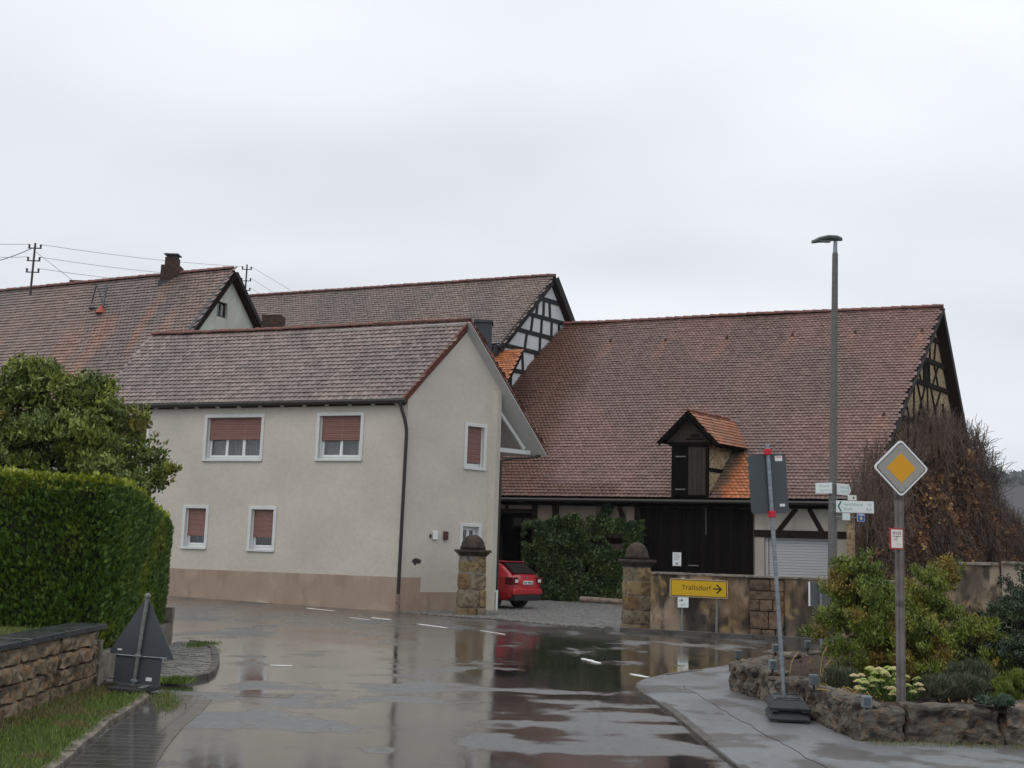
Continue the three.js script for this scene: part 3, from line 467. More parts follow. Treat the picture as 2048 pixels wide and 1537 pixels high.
{ // --- the big barn
  const P0 = V3(6.09, 3.9, -40.38), B = thing('barn', 'large old barn with long brown tiled roof, black plank gate and timbered gable', 'barn', [8, 0, -42]);
  const a = 21 * Math.PI / 180, e = V3(Math.cos(a), 0, Math.sin(a)), sl = 48 * Math.PI / 180, s = V3(Math.sin(a) * Math.cos(sl), Math.sin(sl), -Math.cos(a) * Math.cos(sl)), back = V3(Math.sin(a), 0, -Math.cos(a));
  const poly = [[-10.6, 0], [6.64, 0], [9.4, 11.22], [-6.87, 11.22]];
  const [g, m] = roofSlab(P0, e, s, poly, 0.14, 0.11); const roof = part(B, 'roof', g, M.deck, m);
  const hooks = [[-4.37, 9.72], [-1.87, 9.63], [0.79, 9.64], [3.52, 9.66], [6.04, 9.63], [8.6, 9.59], [7.2, 4.45]];
  const colour = (x, y) => {
    const n = fbm(x * 0.45 + 9, y * 0.3 + 4, 3), gg = sstep(0.42, 0.64, n), n2 = fbm(x * 1.2, y * 1.2 + 60, 3);
    let r = lerp(0.205, 0.165, gg), gr = lerp(0.118, 0.105, gg), b = lerp(0.1, 0.093, gg);
    // rusty, less grown-over part below the half-timbered gable and along the lowest courses
    const edge = (n2 - 0.5) * 1.2, rust = Math.max(sstep(-4.5, -5.9, x + edge * 1.2 - 0.02 * y), sstep(0.75, 0.45, y) * sstep(-1.9, -2.5, x), sstep(0.36, 0.2, y) * 0.6);
    r = lerp(r, 0.125, rust); gr = lerp(gr, 0.06, rust); b = lerp(b, 0.042, rust);
    for (const [hx0, hy] of hooks) { const dy = hy - y; if (dy > 0 && dy < 2.2) { const w = Math.exp(-(((x - hx0 + 0.22 * dy) / (0.16 + 0.08 * dy)) ** 2)) * (1 - dy / 2.2); r = lerp(r, 0.36, w * 0.5); gr = lerp(gr, 0.17, w * 0.5); b = lerp(b, 0.11, w * 0.5); } }
    if (x > 1.25 && x < 2.75 - 0.18 * y && y < 2.8) { const moss = sstep(0.45, 0.1, x - 1.25 - 0.36 * y * (1 - y * 0.05) + (n2 - 0.5) * 0.6); r = lerp(0.42, 0.16, moss); gr = lerp(0.15, 0.11, moss); b = lerp(0.062, 0.075, moss); }
    return tone(r, gr, b, rr(-0.2, 0.2));
  };
  // tiles, left out under the loft dormer
  srand(401);
  const clear = [[-10.6, 0], [-0.12, 0], [-0.08, 2.2], [0.5, 2.6], [1.15, 2.2], [1.15, 0], [6.64, 0], [9.4, 11.2], [-6.87, 11.2]];
  layTiles(roof, P0, e, s, clear, colour, { near: 300, sag: (x, y) => 0.02 * Math.sin(x * 0.7) * y / 11 });
  const at = (x, y, z = 0) => P0.clone().addScaledVector(e, x).addScaledVector(s, y).addScaledVector(V3().crossVectors(e, s), z);
  const r0 = at(-6.87, 11.2), r1 = at(9.42, 11.2); srand(402); ridgeTiles(roof, [r0.x, r0.y + 0.06, r0.z], [r1.x, r1.y + 0.06, r1.z], [M.ridge, M.ridge2, M.ridge], 0.14, (t) => 0.03 + 0.02 * Math.sin(t * 9), 0.4);
  for (const [x, y] of hooks) { const p = at(x, y, 0.08); part(roof, 'vent_tile', new THREE.ConeGeometry(0.11, 0.22, 8).rotateX(0.5).translate(p.x, p.y, p.z), M.brick2); }
  const v0 = at(6.66, -0.02, -0.1), v1 = at(9.42, 11.2, -0.1); part(roof, 'verge_board', rod([v0.x, v0.y, v0.z], [v1.x, v1.y, v1.z], 0.09, 0.09, 6), M.timber);
  // long front wall, in its own frame
  const W = P0.clone().addScaledVector(back, 0.4), mw = frame([W.x, 0, W.z], [e.x, 0, e.z], [-e.z, 0, e.x]);
  part(B, 'wall_core', slab([[-9, -0.2], [6.1, -0.2], [6.1, 3.9], [-9, 3.9]], -0.6, -0.1, [rect(-8, -5.7, 0, 3.3), rect(3.17, 5.39, 0, 2.57)]), M.cream, mw);
  part(B, 'gutter', rod([-9.5, 3.78, 0.42], [6.5, 3.78, 0.42], 0.08, 0.08, 10), M.gutter, mw);
  part(B, 'top_plate', rbox(-9, 6.1, 3.6, 3.86, -0.1, 0.08, 0.012), M.blackwood, mw); part(B, 'soffit', slab([[-9, 3.87], [6.3, 3.87], [6.3, 3.92], [-9, 3.92]], -0.4, 0.36), M.blackwood2, mw);
  srand(403); timbers(B, mw, [[-5.58, 0, -5.58, 3.6, 0.2], [-4.73, 0, -4.73, 3.6, 0.24], [-1.5, 0, -1.5, 3.6, 0.22], [-3.25, 2.5, -2.75, 3.6, 0.2], [-2.2, 3.6, -1.85, 2.4, 0.18], [-5.5, 2.3, -1.6, 2.3, 0.2], [-5.5, 1.0, -1.6, 1.0, 0.2], [-3.4, 0, -3.4, 2.4, 0.2], [-9, 3.35, -5.6, 3.35, 0.16], [-6.75, 3.35, -6.75, 3.62, 0.12]], M.oldtimber, 0.2, 0.13, -0.1);
  for (const [x0, x1, y0, y1] of [[-5.47, -4.85, 2.41, 3.59], [-4.6, -3.1, 2.41, 3.59], [-2.9, -2.05, 2.41, 3.59], [-1.95, -1.62, 2.41, 3.59], [-5.47, -4.85, 0, 0.89], [-4.6, -3.51, 1.11, 2.19], [-3.29, -1.62, 1.11, 2.19], [-7.1, -6.82, 3.44, 3.6], [-6.68, -5.7, 3.44, 3.58]]) part(B, 'panel', slab(rect(x0, x1, y0, y1), -0.1, -0.04, [], 0.01), M.cream, mw);
  // open cart bay on the left with a dim window at the back
  part(B, 'bay_back', slab(rect(-8.2, -5.5, -0.1, 3.4), -3.1, -3), M.blackwood2, mw); part(B, 'bay_side', slab(rect(-8.2, -8.1, -0.1, 3.4), -3.2, -0.6), M.blackwood, mw); part(B, 'bay_side', slab(rect(-5.6, -5.5, -0.1, 3.4), -3.2, -0.6), M.blackwood, mw); part(B, 'bay_ceiling', slab(rect(-8.2, -5.5, 3.31, 3.4), -3.2, -0.6), M.blackwood, mw);
  const bw = part(B, 'bay_window', slab(rect(-6.55, -5.72, 2.72, 3.14), -0.2, -0.14, [rect(-6.5, -6.16, 2.77, 3.09), rect(-6.11, -5.77, 2.77, 3.09)]), M.blackwood2, mw); part(bw, 'pane', box(-6.5, -6.16, 2.77, 3.09, -0.175, -0.17), M.glass, mw); part(bw, 'pane', box(-6.11, -5.77, 2.77, 3.09, -0.175, -0.17), M.glass, mw);
  part(B, 'bay_door', slab(rect(-8.0, -7.05, 0, 2.6), -0.5, -0.44), M.blackwood, mw);
  // plank gate
  srand(404); const gate = part(B, 'gate', box(-1.4, 2.76, 0, 3.6, -0.13, -0.1), M.blackwood, mw);
  for (let i = 0; i < 24; i++) { const x = -1.38 + i * 0.1725; part(gate, 'plank', rbox(x, x + 0.166, 0.02, 3.58 - rnd() * 0.02, -0.1, -0.055 + rnd() * 0.012, 0.006), i % 3 === 1 ? M.blackwood2 : M.blackwood, mw); }
  part(gate, 'rail_rod', rod([1.06, 2.6, -0.02], [1.06, 3.6, -0.02], 0.015), M.galvdull, mw); part(gate, 'latch', rbox(0.42, 0.8, 1.46, 1.5, -0.05, -0.01, 0.008), M.galvdull, mw);
  // white panel, beam and roller door on the right
  part(B, 'panel', slab(rect(2.82, 6.09, 2.82, 3.6), -0.1, -0.02, [], 0.008), M.barnwhite, mw); part(B, 'panel', slab(rect(2.82, 3.16, -0.1, 2.58), -0.1, -0.02, [], 0.008), M.barnwhite, mw); part(B, 'panel', slab(rect(5.4, 6.09, -0.1, 2.58), -0.1, -0.02, [], 0.008), M.barnwhite, mw);
  srand(405); timbers(B, mw, [[4.28, 3.6, 3.58, 2.7, 0.17], [4.72, 3.6, 5.2, 2.7, 0.17]], M.oldtimber, 0.17, 0.1, -0.09); part(B, 'timber', rbox(2.8, 6.11, 2.58, 2.82, -0.1, 0.03, 0.012), M.oldtimber, mw);
  const rd = part(B, 'roller_door', box(3.17, 5.39, 0, 2.57, -0.2, -0.17), M.galvdull, mw); const rdm = std(hx('#b9bcc0'), 0.5);
  for (let i = 0; i < 26; i++) part(rd, 'door_slat', rbox(3.3, 5.36, 0.01 + i * 0.0985, 0.1 + i * 0.0985, -0.17, -0.145 + (i % 2) * 0.0006, 0.01), rdm, mw);
  part(rd, 'guide', box(3.17, 3.29, 0, 2.57, -0.17, -0.13), rdm, mw); part(rd, 'guide', box(3.29, 3.3, 0, 2.57, -0.145, -0.11), M.dark, mw);
  // gable wall on the right, set back under the verge
  const mg3 = frame([12.31, 0, -38.03], [0.6587, 0, -0.7524], [0.7524, 0, 0.6587]); const z = -0.62, top = (x) => x < 8 ? 3.75 + x * 1.037 : 12.05 - (x - 8) * 2.083;
  const mgw = mg3.clone().multiply(new THREE.Matrix4().makeTranslation(-0.28, -0.08, 0.3)); part(B, 'gable_wall', slab([[0.1, -0.2], [11.6, -0.2], [11.6, 4.2], [8, 11.95], [0.1, 3.75]], z - 0.3, z), M.tan, mgw);
  const rails = [[5.6, 1.9, 11], [7.35, 3.5, 10.3], [8.97, 5.05, 9.5], [9.97, 6.0, 9.05], [10.95, 6.95, 8.6]];
  rails.forEach(([y, x0, x1], i) => part(B, 'timber', beam([x0, y], [x1, y], 0.2, 0.07 + i * 0.001, z), M.oldtimber, mgw));
  srand(406); const tb = [[7.4, 10.95, 7.35, 11.5], [7.7, 10.95, 7.9, 11.7], [7.0, 10.0, 7.05, 10.9], [7.5, 10.0, 7.55, 10.9], [7.95, 10.0, 8.2, 10.9], [6.55, 10.0, 6.65, 10.6], [6.05, 9.9, 6.5, 9.0], [5.6, 9.0, 6.2, 9.7], [7.95, 9.9, 8.35, 9.0], [7.7, 9.0, 8.4, 9.9], [6.8, 9, 6.8, 9.9], [7.4, 9, 7.4, 9.9], [4.6, 8.5, 5.2, 7.4], [4.3, 7.4, 5.6, 8.9], [5.75, 8.9, 5.65, 7.4], [6.1, 8.9, 6.8, 7.4], [6.0, 7.4, 6.9, 8.9], [7.15, 8.9, 7.1, 7.4], [7.5, 8.9, 8.2, 7.4], [7.4, 7.4, 8.6, 8.9], [8.8, 8.4, 8.9, 7.4], [3.6, 7.3, 3.6, 5.7], [5, 7.3, 5, 5.7], [6.6, 7.3, 6.6, 5.7], [8.2, 7.3, 8.2, 5.7], [9.6, 7.3, 9.6, 5.7]];
  timbers(B, mgw, tb, M.oldtimber, 0.09, 0.045, z);
  const h = part(B, 'gable_hatch', box(6.86, 7.34, 9.08, 9.87, z, z + 0.03), M.dark, mgw); part(h, 'hatch_frame', slab(rect(6.83, 7.37, 9.07, 9.88), z + 0.03, z + 0.065, [rect(6.9, 7.3, 9.12, 9.84)]), M.oldtimber, mgw);
  // far roof slope, dark underside seen from below
  part(B, 'rear_roof', slab([[7.95, 12.24], [11.9, 4.05], [11.75, 3.95], [7.82, 12.02]], -16, 0), M.deck, new THREE.Matrix4().makeBasis(V3(0.6587, 0, -0.7524), UPV, e).setPosition(12.31, 0, -38.03)); part(B, 'verge_board', beam([7.95, 12.12], [11.78, 4.1], 0.22, 0.05, 0.001), M.timber, mg3); part(B, 'verge_board', beam([0.05, 3.86], [7.9, 12.05], 0.16, 0.05, -0.12), M.timber, mg3);
  for (let i = 0; i < 8; i++) part(B, 'roof_batten', beam([8.05 + i * 0.46, 11.75 - i * 0.96], [8.12 + i * 0.46, 11.6 - i * 0.96], 0.1, 0.6, -0.6), M.timber, mg3);
  // loft dormer over the gate
  const md = frame([P0.x, 0, P0.z], [e.x, 0, e.z], [-e.z, 0, e.x]); const D = part(B, 'dormer', slab([[-0.08, 3.95], [1.2, 3.95], [1.2, 5.9], [-0.08, 5.9]], -0.08, 0.02), M.blackwood, md);
  srand(407); for (let i = 0; i < 7; i++) { const x = 0.0 + i * 0.165; part(D, 'plank', rbox(x, x + 0.158, 4.02, 5.78, 0.02, 0.045 + rnd() * 0.012, 0.006), i < 3 ? M.blackwood : M.greywood, md); }
  part(D, 'post', rbox(-0.12, 0.0, 3.95, 5.9, 0.0, 0.09, 0.01), M.blackwood, md); part(D, 'post', rbox(1.14, 1.26, 3.95, 5.9, 0.0, 0.09, 0.01), M.blackwood, md); part(D, 'lintel', rbox(-0.2, 1.34, 5.8, 5.95, 0.0, 0.11, 0.01), M.blackwood, md); part(D, 'hinge', [box(0.02, 0.4, 4.2, 4.24, 0.062, 0.068), box(0.02, 0.4, 5.4, 5.44, 0.062, 0.068)], M.galvdull, md);
  part(D, 'gable', slab([[-0.35, 5.95], [1.45, 5.95], [0.52, 6.85]], -0.03, 0.03), M.greywood, md); part(D, 'gable_slot', box(0.56, 0.9, 6.12, 6.25, 0.031, 0.034), M.dark, md); part(D, 'gable_sill', rbox(0.4, 1.05, 6.04, 6.09, 0.031, 0.06, 0.005), M.blackwood, md);
  // side wall of the dormer in tan plaster with one timber
  const sd = V3(0.66, 0, -0.75), mside = frame([P0.x + e.x * 1.2, 0, P0.z + e.z * 1.2], [sd.x, 0, sd.z], [-sd.z, 0, sd.x]);
  part(D, 'side_wall', slab([[0, 3.95], [2.4, 5.9], [0, 5.9]], -0.05, 0.02), M.tan, mside); part(D, 'timber', beam([0, 4.95], [1.3, 4.95], 0.14, 0.04, 0.02), M.blackwood, mside); part(D, 'timber', beam([0.1, 4.0], [2.3, 5.85], 0.1, 0.06, 0.02), M.blackwood, mside);
  // two little roof slopes running back along the same skew
  const ap = V3(0.52, 7.04, 0.3).applyMatrix4(md), sk = V3(0.66, 0, -0.75).normalize(), eRt = V3(1.62, 5.84, 0.3).applyMatrix4(md), eLt = V3(-0.56, 5.92, 0.3).applyMatrix4(md);
  const RR = roofPlane(eRt, ap, sk), pr = [[0, 0], [2.6, 0], [3.1, RR.L], [RR.t, RR.L]]; { const [g4, m4] = roofSlab(RR.o, sk, RR.s, pr, 0.06, 0.09); const dr = part(D, 'dormer_roof', g4, M.blackwood, m4); srand(408); layTiles(B, RR.o, sk, RR.s, pr, (x, y) => { const w = rnd() < 0.3 ? 0.5 : 0; return tone(lerp(0.38, 0.16, w), lerp(0.15, 0.11, w), lerp(0.075, 0.085, w), rr(-0.2, 0.2)); }); }
  const RL = roofPlane(eLt, ap, sk), nL = V3().crossVectors(sk, RL.s); { const m4 = new THREE.Matrix4().makeBasis(sk, RL.s, nL).setPosition(RL.o); part(D, 'dormer_roof', slab([[0, 0], [3.2, 0], [3.2, RL.L], [RL.t, RL.L]], -0.03, 0.05), M.blackwood, m4); }
  const q1 = ap.clone().addScaledVector(sk, 2.9); ridgeTiles(D, [ap.x, ap.y + 0.02, ap.z], [q1.x, q1.y + 0.02, q1.z], [M.verge, M.ridge], 0.09, () => 0, 0.34);
  part(D, 'verge_board', beam([-0.58, 5.86], [0.53, 7.0], 0.16, 0.05, 0.3), M.blackwood, md); part(D, 'verge_board', beam([1.64, 5.78], [0.51, 7.0], 0.16, 0.051, 0.3), M.blackwood, md);
  const f0 = V3(0.0, 0, 0.05); const fa = RR.o.clone().addScaledVector(sk, 2.6), fb = RR.o.clone().addScaledVector(sk, 3.05).addScaledVector(RR.s, RR.L); part(D, 'lead_flashing', rod([fa.x, fa.y + 0.06, fa.z], [fb.x, fb.y + 0.06, fb.z], 0.12, 0.1, 6), M.zinc);
}
{ // notice on the gate
  const e = [Math.cos(21 * Math.PI / 180), Math.sin(21 * Math.PI / 180)], m = frame([6.23, 0, -40.75], [e[0], 0, e[1]], [-e[1], 0, e[0]]);
  const cv = document.createElement('canvas'); cv.width = 96; cv.height = 144; const c = cv.getContext('2d'); c.fillStyle = '#eceef2'; c.fillRect(0, 0, 96, 144); c.fillStyle = '#8d90a0'; for (let i = 0; i < 6; i++) c.fillRect(14, 14 + i * 12, 50 + (i * 37) % 20, 4); c.fillStyle = '#333'; c.beginPath(); c.moveTo(48, 104); c.lineTo(64, 130); c.lineTo(32, 130); c.fill();
  const t = new THREE.CanvasTexture(cv); t.colorSpace = THREE.SRGBColorSpace;
  const N = single('notice', 'white printed paper notice fixed to the black barn gate', 'notice', box(-0.16, 0.16, 1.45, 1.94, -0.04, -0.03), M.plastic, [6.2, 1.45, -40.7], m);
  const g = new THREE.PlaneGeometry(0.31, 0.48).translate(0, 1.695, -0.0285); part(N, 'print', g, std(0xffffff, 0.6, { map: t }), m, true);
}

// ---------------------------------------------------------------- gate piers, boundary wall
function blob(x0, x1, y0, y1, z0, z1, amp, sd, seg = 4, fq = 4) { // stone with broken faces
  const w = x1 - x0, h = y1 - y0, l = z1 - z0, r = Math.min(w, h, l) * 0.14, st = Math.max(w, h, l) / (seg * 2.2), sg = (v) => Math.max(2, Math.round(v / st));
  const g = new THREE.BoxGeometry(w, h, l, sg(w), sg(h), sg(l)), p = g.attributes.position, v = V3(), c = V3();
  for (let i = 0; i < p.count; i++) { v.fromBufferAttribute(p, i); c.set(clamp(v.x, -w / 2 + r, w / 2 - r), clamp(v.y, -h / 2 + r, h / 2 - r), clamp(v.z, -l / 2 + r, l / 2 - r)); v.sub(c); if (v.lengthSq() > 0) v.setLength(r); v.add(c); const X = v.x, Y = v.y, Z = v.z, n = (a, b) => fbm(a * fq + sd, b * fq + sd * 1.7, 4) - 0.5; p.setXYZ(i, X + amp * n(Y + 5, Z + X), Y + amp * 0.8 * n(X, Z + 9), Z + amp * 1.6 * n(X + 3, Y * 1.4)); }
  if (fq === 5) { const f = g.toNonIndexed(); f.deleteAttribute('normal'); f.computeVertexNormals(); return f.translate((x0 + x1) / 2, (y0 + y1) / 2, (z0 + z1) / 2); } // broken quarry stone keeps its facets
  g.computeVertexNormals(); return g.translate((x0 + x1) / 2, (y0 + y1) / 2, (z0 + z1) / 2);
}
function pier(at, deg, label, courses, w) {
  const R = thing('gate_pier', label, 'gate pier', at, 'sandstone gate piers'), m = yaw(at, deg); let y = -0.08;
  courses.forEach(([h, parts, dw], i) => { const W = w + dw; let x = -W / 2; parts.forEach((f, k) => { const x1 = x + f * W; part(R, 'stone', blob(x + 0.006, x1 - 0.006, y + 0.005, y + h - 0.005, -W / 2, W / 2 + (k % 2) * 0.01, 0.03, i * 7 + k * 3 + at[0], 4), M.sand[(i + k * 2) % 3], m); x = x1; }); y += h; });
  part(R, 'mortar_core', box(-w / 2 + 0.03, w / 2 - 0.03, -0.05, y, -w / 2 + 0.03, w / 2 - 0.03), M.coping, m);
  const cw = w / 2;
  const moul = new THREE.LatheGeometry([[0.9, 0], [1.0, 0.04], [1.12, 0.1], [1.2, 0.12], [1.2, 0.17], [0.95, 0.19]].map(([r, h]) => new THREE.Vector2(r * cw * 1.35, h)), 4).rotateY(Math.PI / 4).translate(0, y - 0.01, 0);
  const sq = []; for (const [r, h0, h1] of [[1.02, 0, 0.05], [1.14, 0.05, 0.1], [1.28, 0.1, 0.17]]) sq.push(rbox(-cw * r, cw * r, y + h0, y + h1 + 0.002, -cw * r, cw * r, 0.015));
  part(R, 'cornice', sq, M.capstone, m);
  const dome = new THREE.LatheGeometry([[0.0, 0.42], [0.28, 0.41], [0.52, 0.36], [0.72, 0.28], [0.84, 0.19], [0.88, 0.1], [0.94, 0.09], [0.95, 0.0], [0, 0]].reverse().map(([r, h]) => new THREE.Vector2(r * cw * 1.03, h)), 24).translate(0, y + 0.17, 0);
  part(R, 'dome', dome, M.capstone, m);
}
pier([-0.95, 0, -31.1], -8, 'sandstone gate pier with dark domed cap at the rendered house corner', [[0.3, [0.36, 0.3, 0.34], 0.06], [0.48, [0.75, 0.25], 0.04], [0.45, [0.4, 0.6], 0.0], [0.35, [0.8, 0.2], -0.03], [0.12, [0.5, 0.5], -0.06]], 0.74);
pier([3.19, 0, -27.25], -6, 'sandstone gate pier joined to the stained boundary wall', [[0.22, [0.6, 0.4], 0.05], [0.32, [1], 0.02], [0.36, [0.5, 0.5], 0.0], [0.36, [1], 0.0], [0.32, [0.4, 0.6], -0.02]], 0.62);
{
  const A = [3.45, 0, -26.55], W = thing('boundary_wall', 'stained plaster boundary wall with bare sandstone patch behind the yellow sign', 'wall', A), m = yaw(A, 22.5);
  const n = 60, pts = [[0, -0.2]]; pts.push([7.6, -0.2]); srand(71);
  for (let i = n; i >= 0; i--) { const x = i / n * 7.6; pts.push([x, (x > 5.6 ? lerp(1.36, 1.8, sstep(5.6, 6.4, x)) : 1.36) + rr(-0.008, 0.008)]); }
  const pg = new THREE.PlaneGeometry(7.6, 1, 150, 40), p = pg.attributes.position; // rough plaster face
  for (let i = 0; i < p.count; i++) { const x = p.getX(i) + 3.8, t = p.getY(i) + 0.5, top = (x > 5.6 ? lerp(1.36, 1.8, sstep(5.6, 6.4, x)) : 1.36), y = -0.1 + t * (top + 0.1 - 0.004); const bare = x > 2.32 && x < 3.12; p.setXYZ(i, x, y, bare ? -0.05 : 0.02 + 0.09 * (fbm(x * 1.6, y * 1.6 + 8, 4) - 0.5) + 0.02 * (fbm(x * 9, y * 9, 2) - 0.5)); } pg.computeVertexNormals();
  part(W, 'plaster', pg, M.oldplaster, m); part(W, 'core', slab(pts, -0.42, -0.08), M.oldplaster, m);
  srand(72); let y = 0.0; for (const [h, cut] of [[0.2, [0.35, 0.75]], [0.4, [0.55]], [0.26, [0.3, 0.68]], [0.2, []], [0.26, [0.6]]]) { let x = 2.33; for (const c of [...cut, 1]) { const x1 = 2.33 + 0.78 * c; part(W, 'stone', blob(x + 0.006, x1 - 0.006, y + 0.006, y + h - 0.006, -0.12, 0.035 + rnd() * 0.02, 0.03, rnd() * 50, 3), M.redsand[Math.floor(rnd() * 3)], m); x = x1; } y += h; }
  let x = 0; while (x < 5.55) { const l = Math.min(rr(0.7, 1.1), 5.58 - x); part(W, 'coping_slab', blob(x + 0.004, x + l - 0.004, 1.35, 1.4, -0.47, 0.07, 0.02, rnd() * 40, 3), M.coping, m); x += l; }
  x = 6.3; for (let i = 0; i < 2; i++) { part(W, 'coping_slab', blob(x, x + 0.64, 1.79, 1.85, -0.47, 0.07, 0.02, i * 9, 3), M.coping, m); x += 0.65; }
}
{ // the higher plastered wall going on to the right
  const A = [10.5, 0, -23.6], W = thing('garden_wall', 'higher beige plaster wall under the dead vine at the right', 'wall', A), m = yaw(A, 22.5);
  const pg = new THREE.PlaneGeometry(9, 1, 120, 30), p = pg.attributes.position; for (let i = 0; i < p.count; i++) { const X = p.getX(i) + 4.5, y = -0.1 + (p.getY(i) + 0.5) * 1.95; p.setXYZ(i, X, y, 0.06 * (fbm(X * 1.2 + 9, y * 1.2, 4) - 0.5)); } pg.computeVertexNormals();
  part(W, 'plaster', pg, std(hx('#a8988a'), 0.93, { map: T.plinth, bumpMap: T.fine, bumpScale: 0.02 }), m); part(W, 'core', box(0, 9, -0.1, 1.84, -0.42, -0.06), M.oldplaster, m);
  for (let i = 0; i < 9; i++) part(W, 'coping_slab', blob(i + 0.005, i + 0.995, 1.83, 1.89, -0.47, 0.08, 0.02, i * 5, 3), M.coping, m);
}

// ---------------------------------------------------------------- signs and lamp
function plate(x0, x1, y0, y1, z0, z1, r = 0.03) { const s = new THREE.Shape(); s.moveTo(x0 + r, y0); s.lineTo(x1 - r, y0); s.quadraticCurveTo(x1, y0, x1, y0 + r); s.lineTo(x1, y1 - r); s.quadraticCurveTo(x1, y1, x1 - r, y1); s.lineTo(x0 + r, y1); s.quadraticCurveTo(x0, y1, x0, y1 - r); s.lineTo(x0, y0 + r); s.quadraticCurveTo(x0, y0, x0 + r, y0); return new THREE.ExtrudeGeometry(s, { depth: z1 - z0, bevelEnabled: false, curveSegments: 5 }).translate(0, 0, z0); }
function print(w, h, px, draw) { const cv = document.createElement('canvas'); cv.width = px; cv.height = Math.round(px * h / w); const c = cv.getContext('2d'); draw(c, cv.width, cv.height); const t = new THREE.CanvasTexture(cv); t.colorSpace = THREE.SRGBColorSpace; t.anisotropy = 4; return std(0xffffff, 0.45, { map: t }); }
const face = (x0, x1, y0, y1, z) => new THREE.PlaneGeometry(x1 - x0, y1 - y0).translate((x0 + x1) / 2, (y0 + y1) / 2, z);
{ // yellow direction sign
  const at = [4.5, 0.06, -25.92], S = thing('direction_sign', 'yellow direction sign lettered Trailsdorf with black arrow on two posts', 'road sign', at), m = yaw([4.47, 0, -25.92], 6);
  m.multiply(new THREE.Matrix4().makeRotationZ(-0.012));
  part(S, 'post', cyl(0.03, 0.03, 1.24, -0.37, 0.02, -0.035), M.galvdull, m); part(S, 'post', cyl(0.03, 0.03, 1.24, 0.42, 0.02, -0.035), M.galvdull, m);
  part(S, 'post_cap', [cyl(0.034, 0.02, 0.03, -0.37, 1.26, -0.035), cyl(0.034, 0.02, 0.03, 0.42, 1.26, -0.035)], M.galv, m);
  const b = part(S, 'board', plate(-0.67, 0.66, 0.85, 1.265, 0, 0.025, 0.04), std(hx('#c9b49a'), 0.4), m);
  const mat = print(1.3, 0.385, 1024, (c, w, h) => { c.fillStyle = '#2b1c05'; c.fillRect(0, 0, w, h); c.fillStyle = '#cba200'; c.fillRect(14, 14, w - 28, h - 28); c.fillStyle = '#2a1608'; c.font = '116px sans-serif'; c.textAlign = 'left'; c.textBaseline = 'alphabetic'; const tw = c.measureText('Trailsdorf').width; c.save(); c.translate(205, h * 0.6); c.scale(530 / tw, 1); c.fillText('Trailsdorf', 0, 0); c.strokeStyle = '#2a1608'; c.lineWidth = 2.5; c.strokeText('Trailsdorf', 0, 0); c.restore(); c.strokeStyle = '#1d0f06'; c.lineWidth = 26; c.lineCap = 'butt'; c.lineJoin = 'miter'; const y = h * 0.49; c.beginPath(); c.moveTo(775, y); c.lineTo(925, y); c.stroke(); c.beginPath(); c.moveTo(835, y - 80); c.lineTo(920, y); c.lineTo(835, y + 80); c.stroke(); });
  part(b, 'print', face(-0.65, 0.64, 0.866, 1.249, 0.0285), mat, m, true);
  part(S, 'clamp', [box(-0.42, -0.32, 0.95, 0.98, -0.07, 0), box(-0.42, -0.32, 1.15, 1.18, -0.07, 0), box(0.37, 0.47, 0.95, 0.98, -0.07, 0), box(0.37, 0.47, 1.15, 1.18, -0.07, 0)], M.galv, m);
  const at2 = [4.11, 0.6, -25.95], S2 = thing('cycle_route_sign', 'small white cycle route plate with green arrow under the yellow sign', 'road sign', at2), m2 = yaw([4.12, 0, -25.93], 6);
  const p = part(S2, 'plate', plate(-0.125, 0.125, 0.61, 0.845, 0.004, 0.01, 0.015), M.plastic, m2); part(S2, 'clamp', box(-0.06, 0.03, 0.7, 0.73, -0.06, 0.003), M.galv, m2);
  part(p, 'print', face(-0.12, 0.12, 0.615, 0.84, 0.0125), print(0.24, 0.225, 128, (c, w, h) => { c.fillStyle = '#dfe6e6'; c.fillRect(0, 0, w, h); c.strokeStyle = '#1c5a57'; c.lineWidth = 9; c.beginPath(); c.moveTo(14, 34); c.lineTo(56, 34); c.moveTo(40, 16); c.lineTo(57, 34); c.lineTo(40, 52); c.stroke(); c.lineWidth = 3; c.strokeStyle = '#7d9c9a'; c.beginPath(); c.arc(48, 92, 11, 0, 7); c.stroke(); c.beginPath(); c.arc(80, 92, 11, 0, 7); c.stroke(); c.beginPath(); c.moveTo(48, 92); c.lineTo(58, 76); c.lineTo(74, 76); c.lineTo(80, 92); c.stroke(); }), m2, true);
}
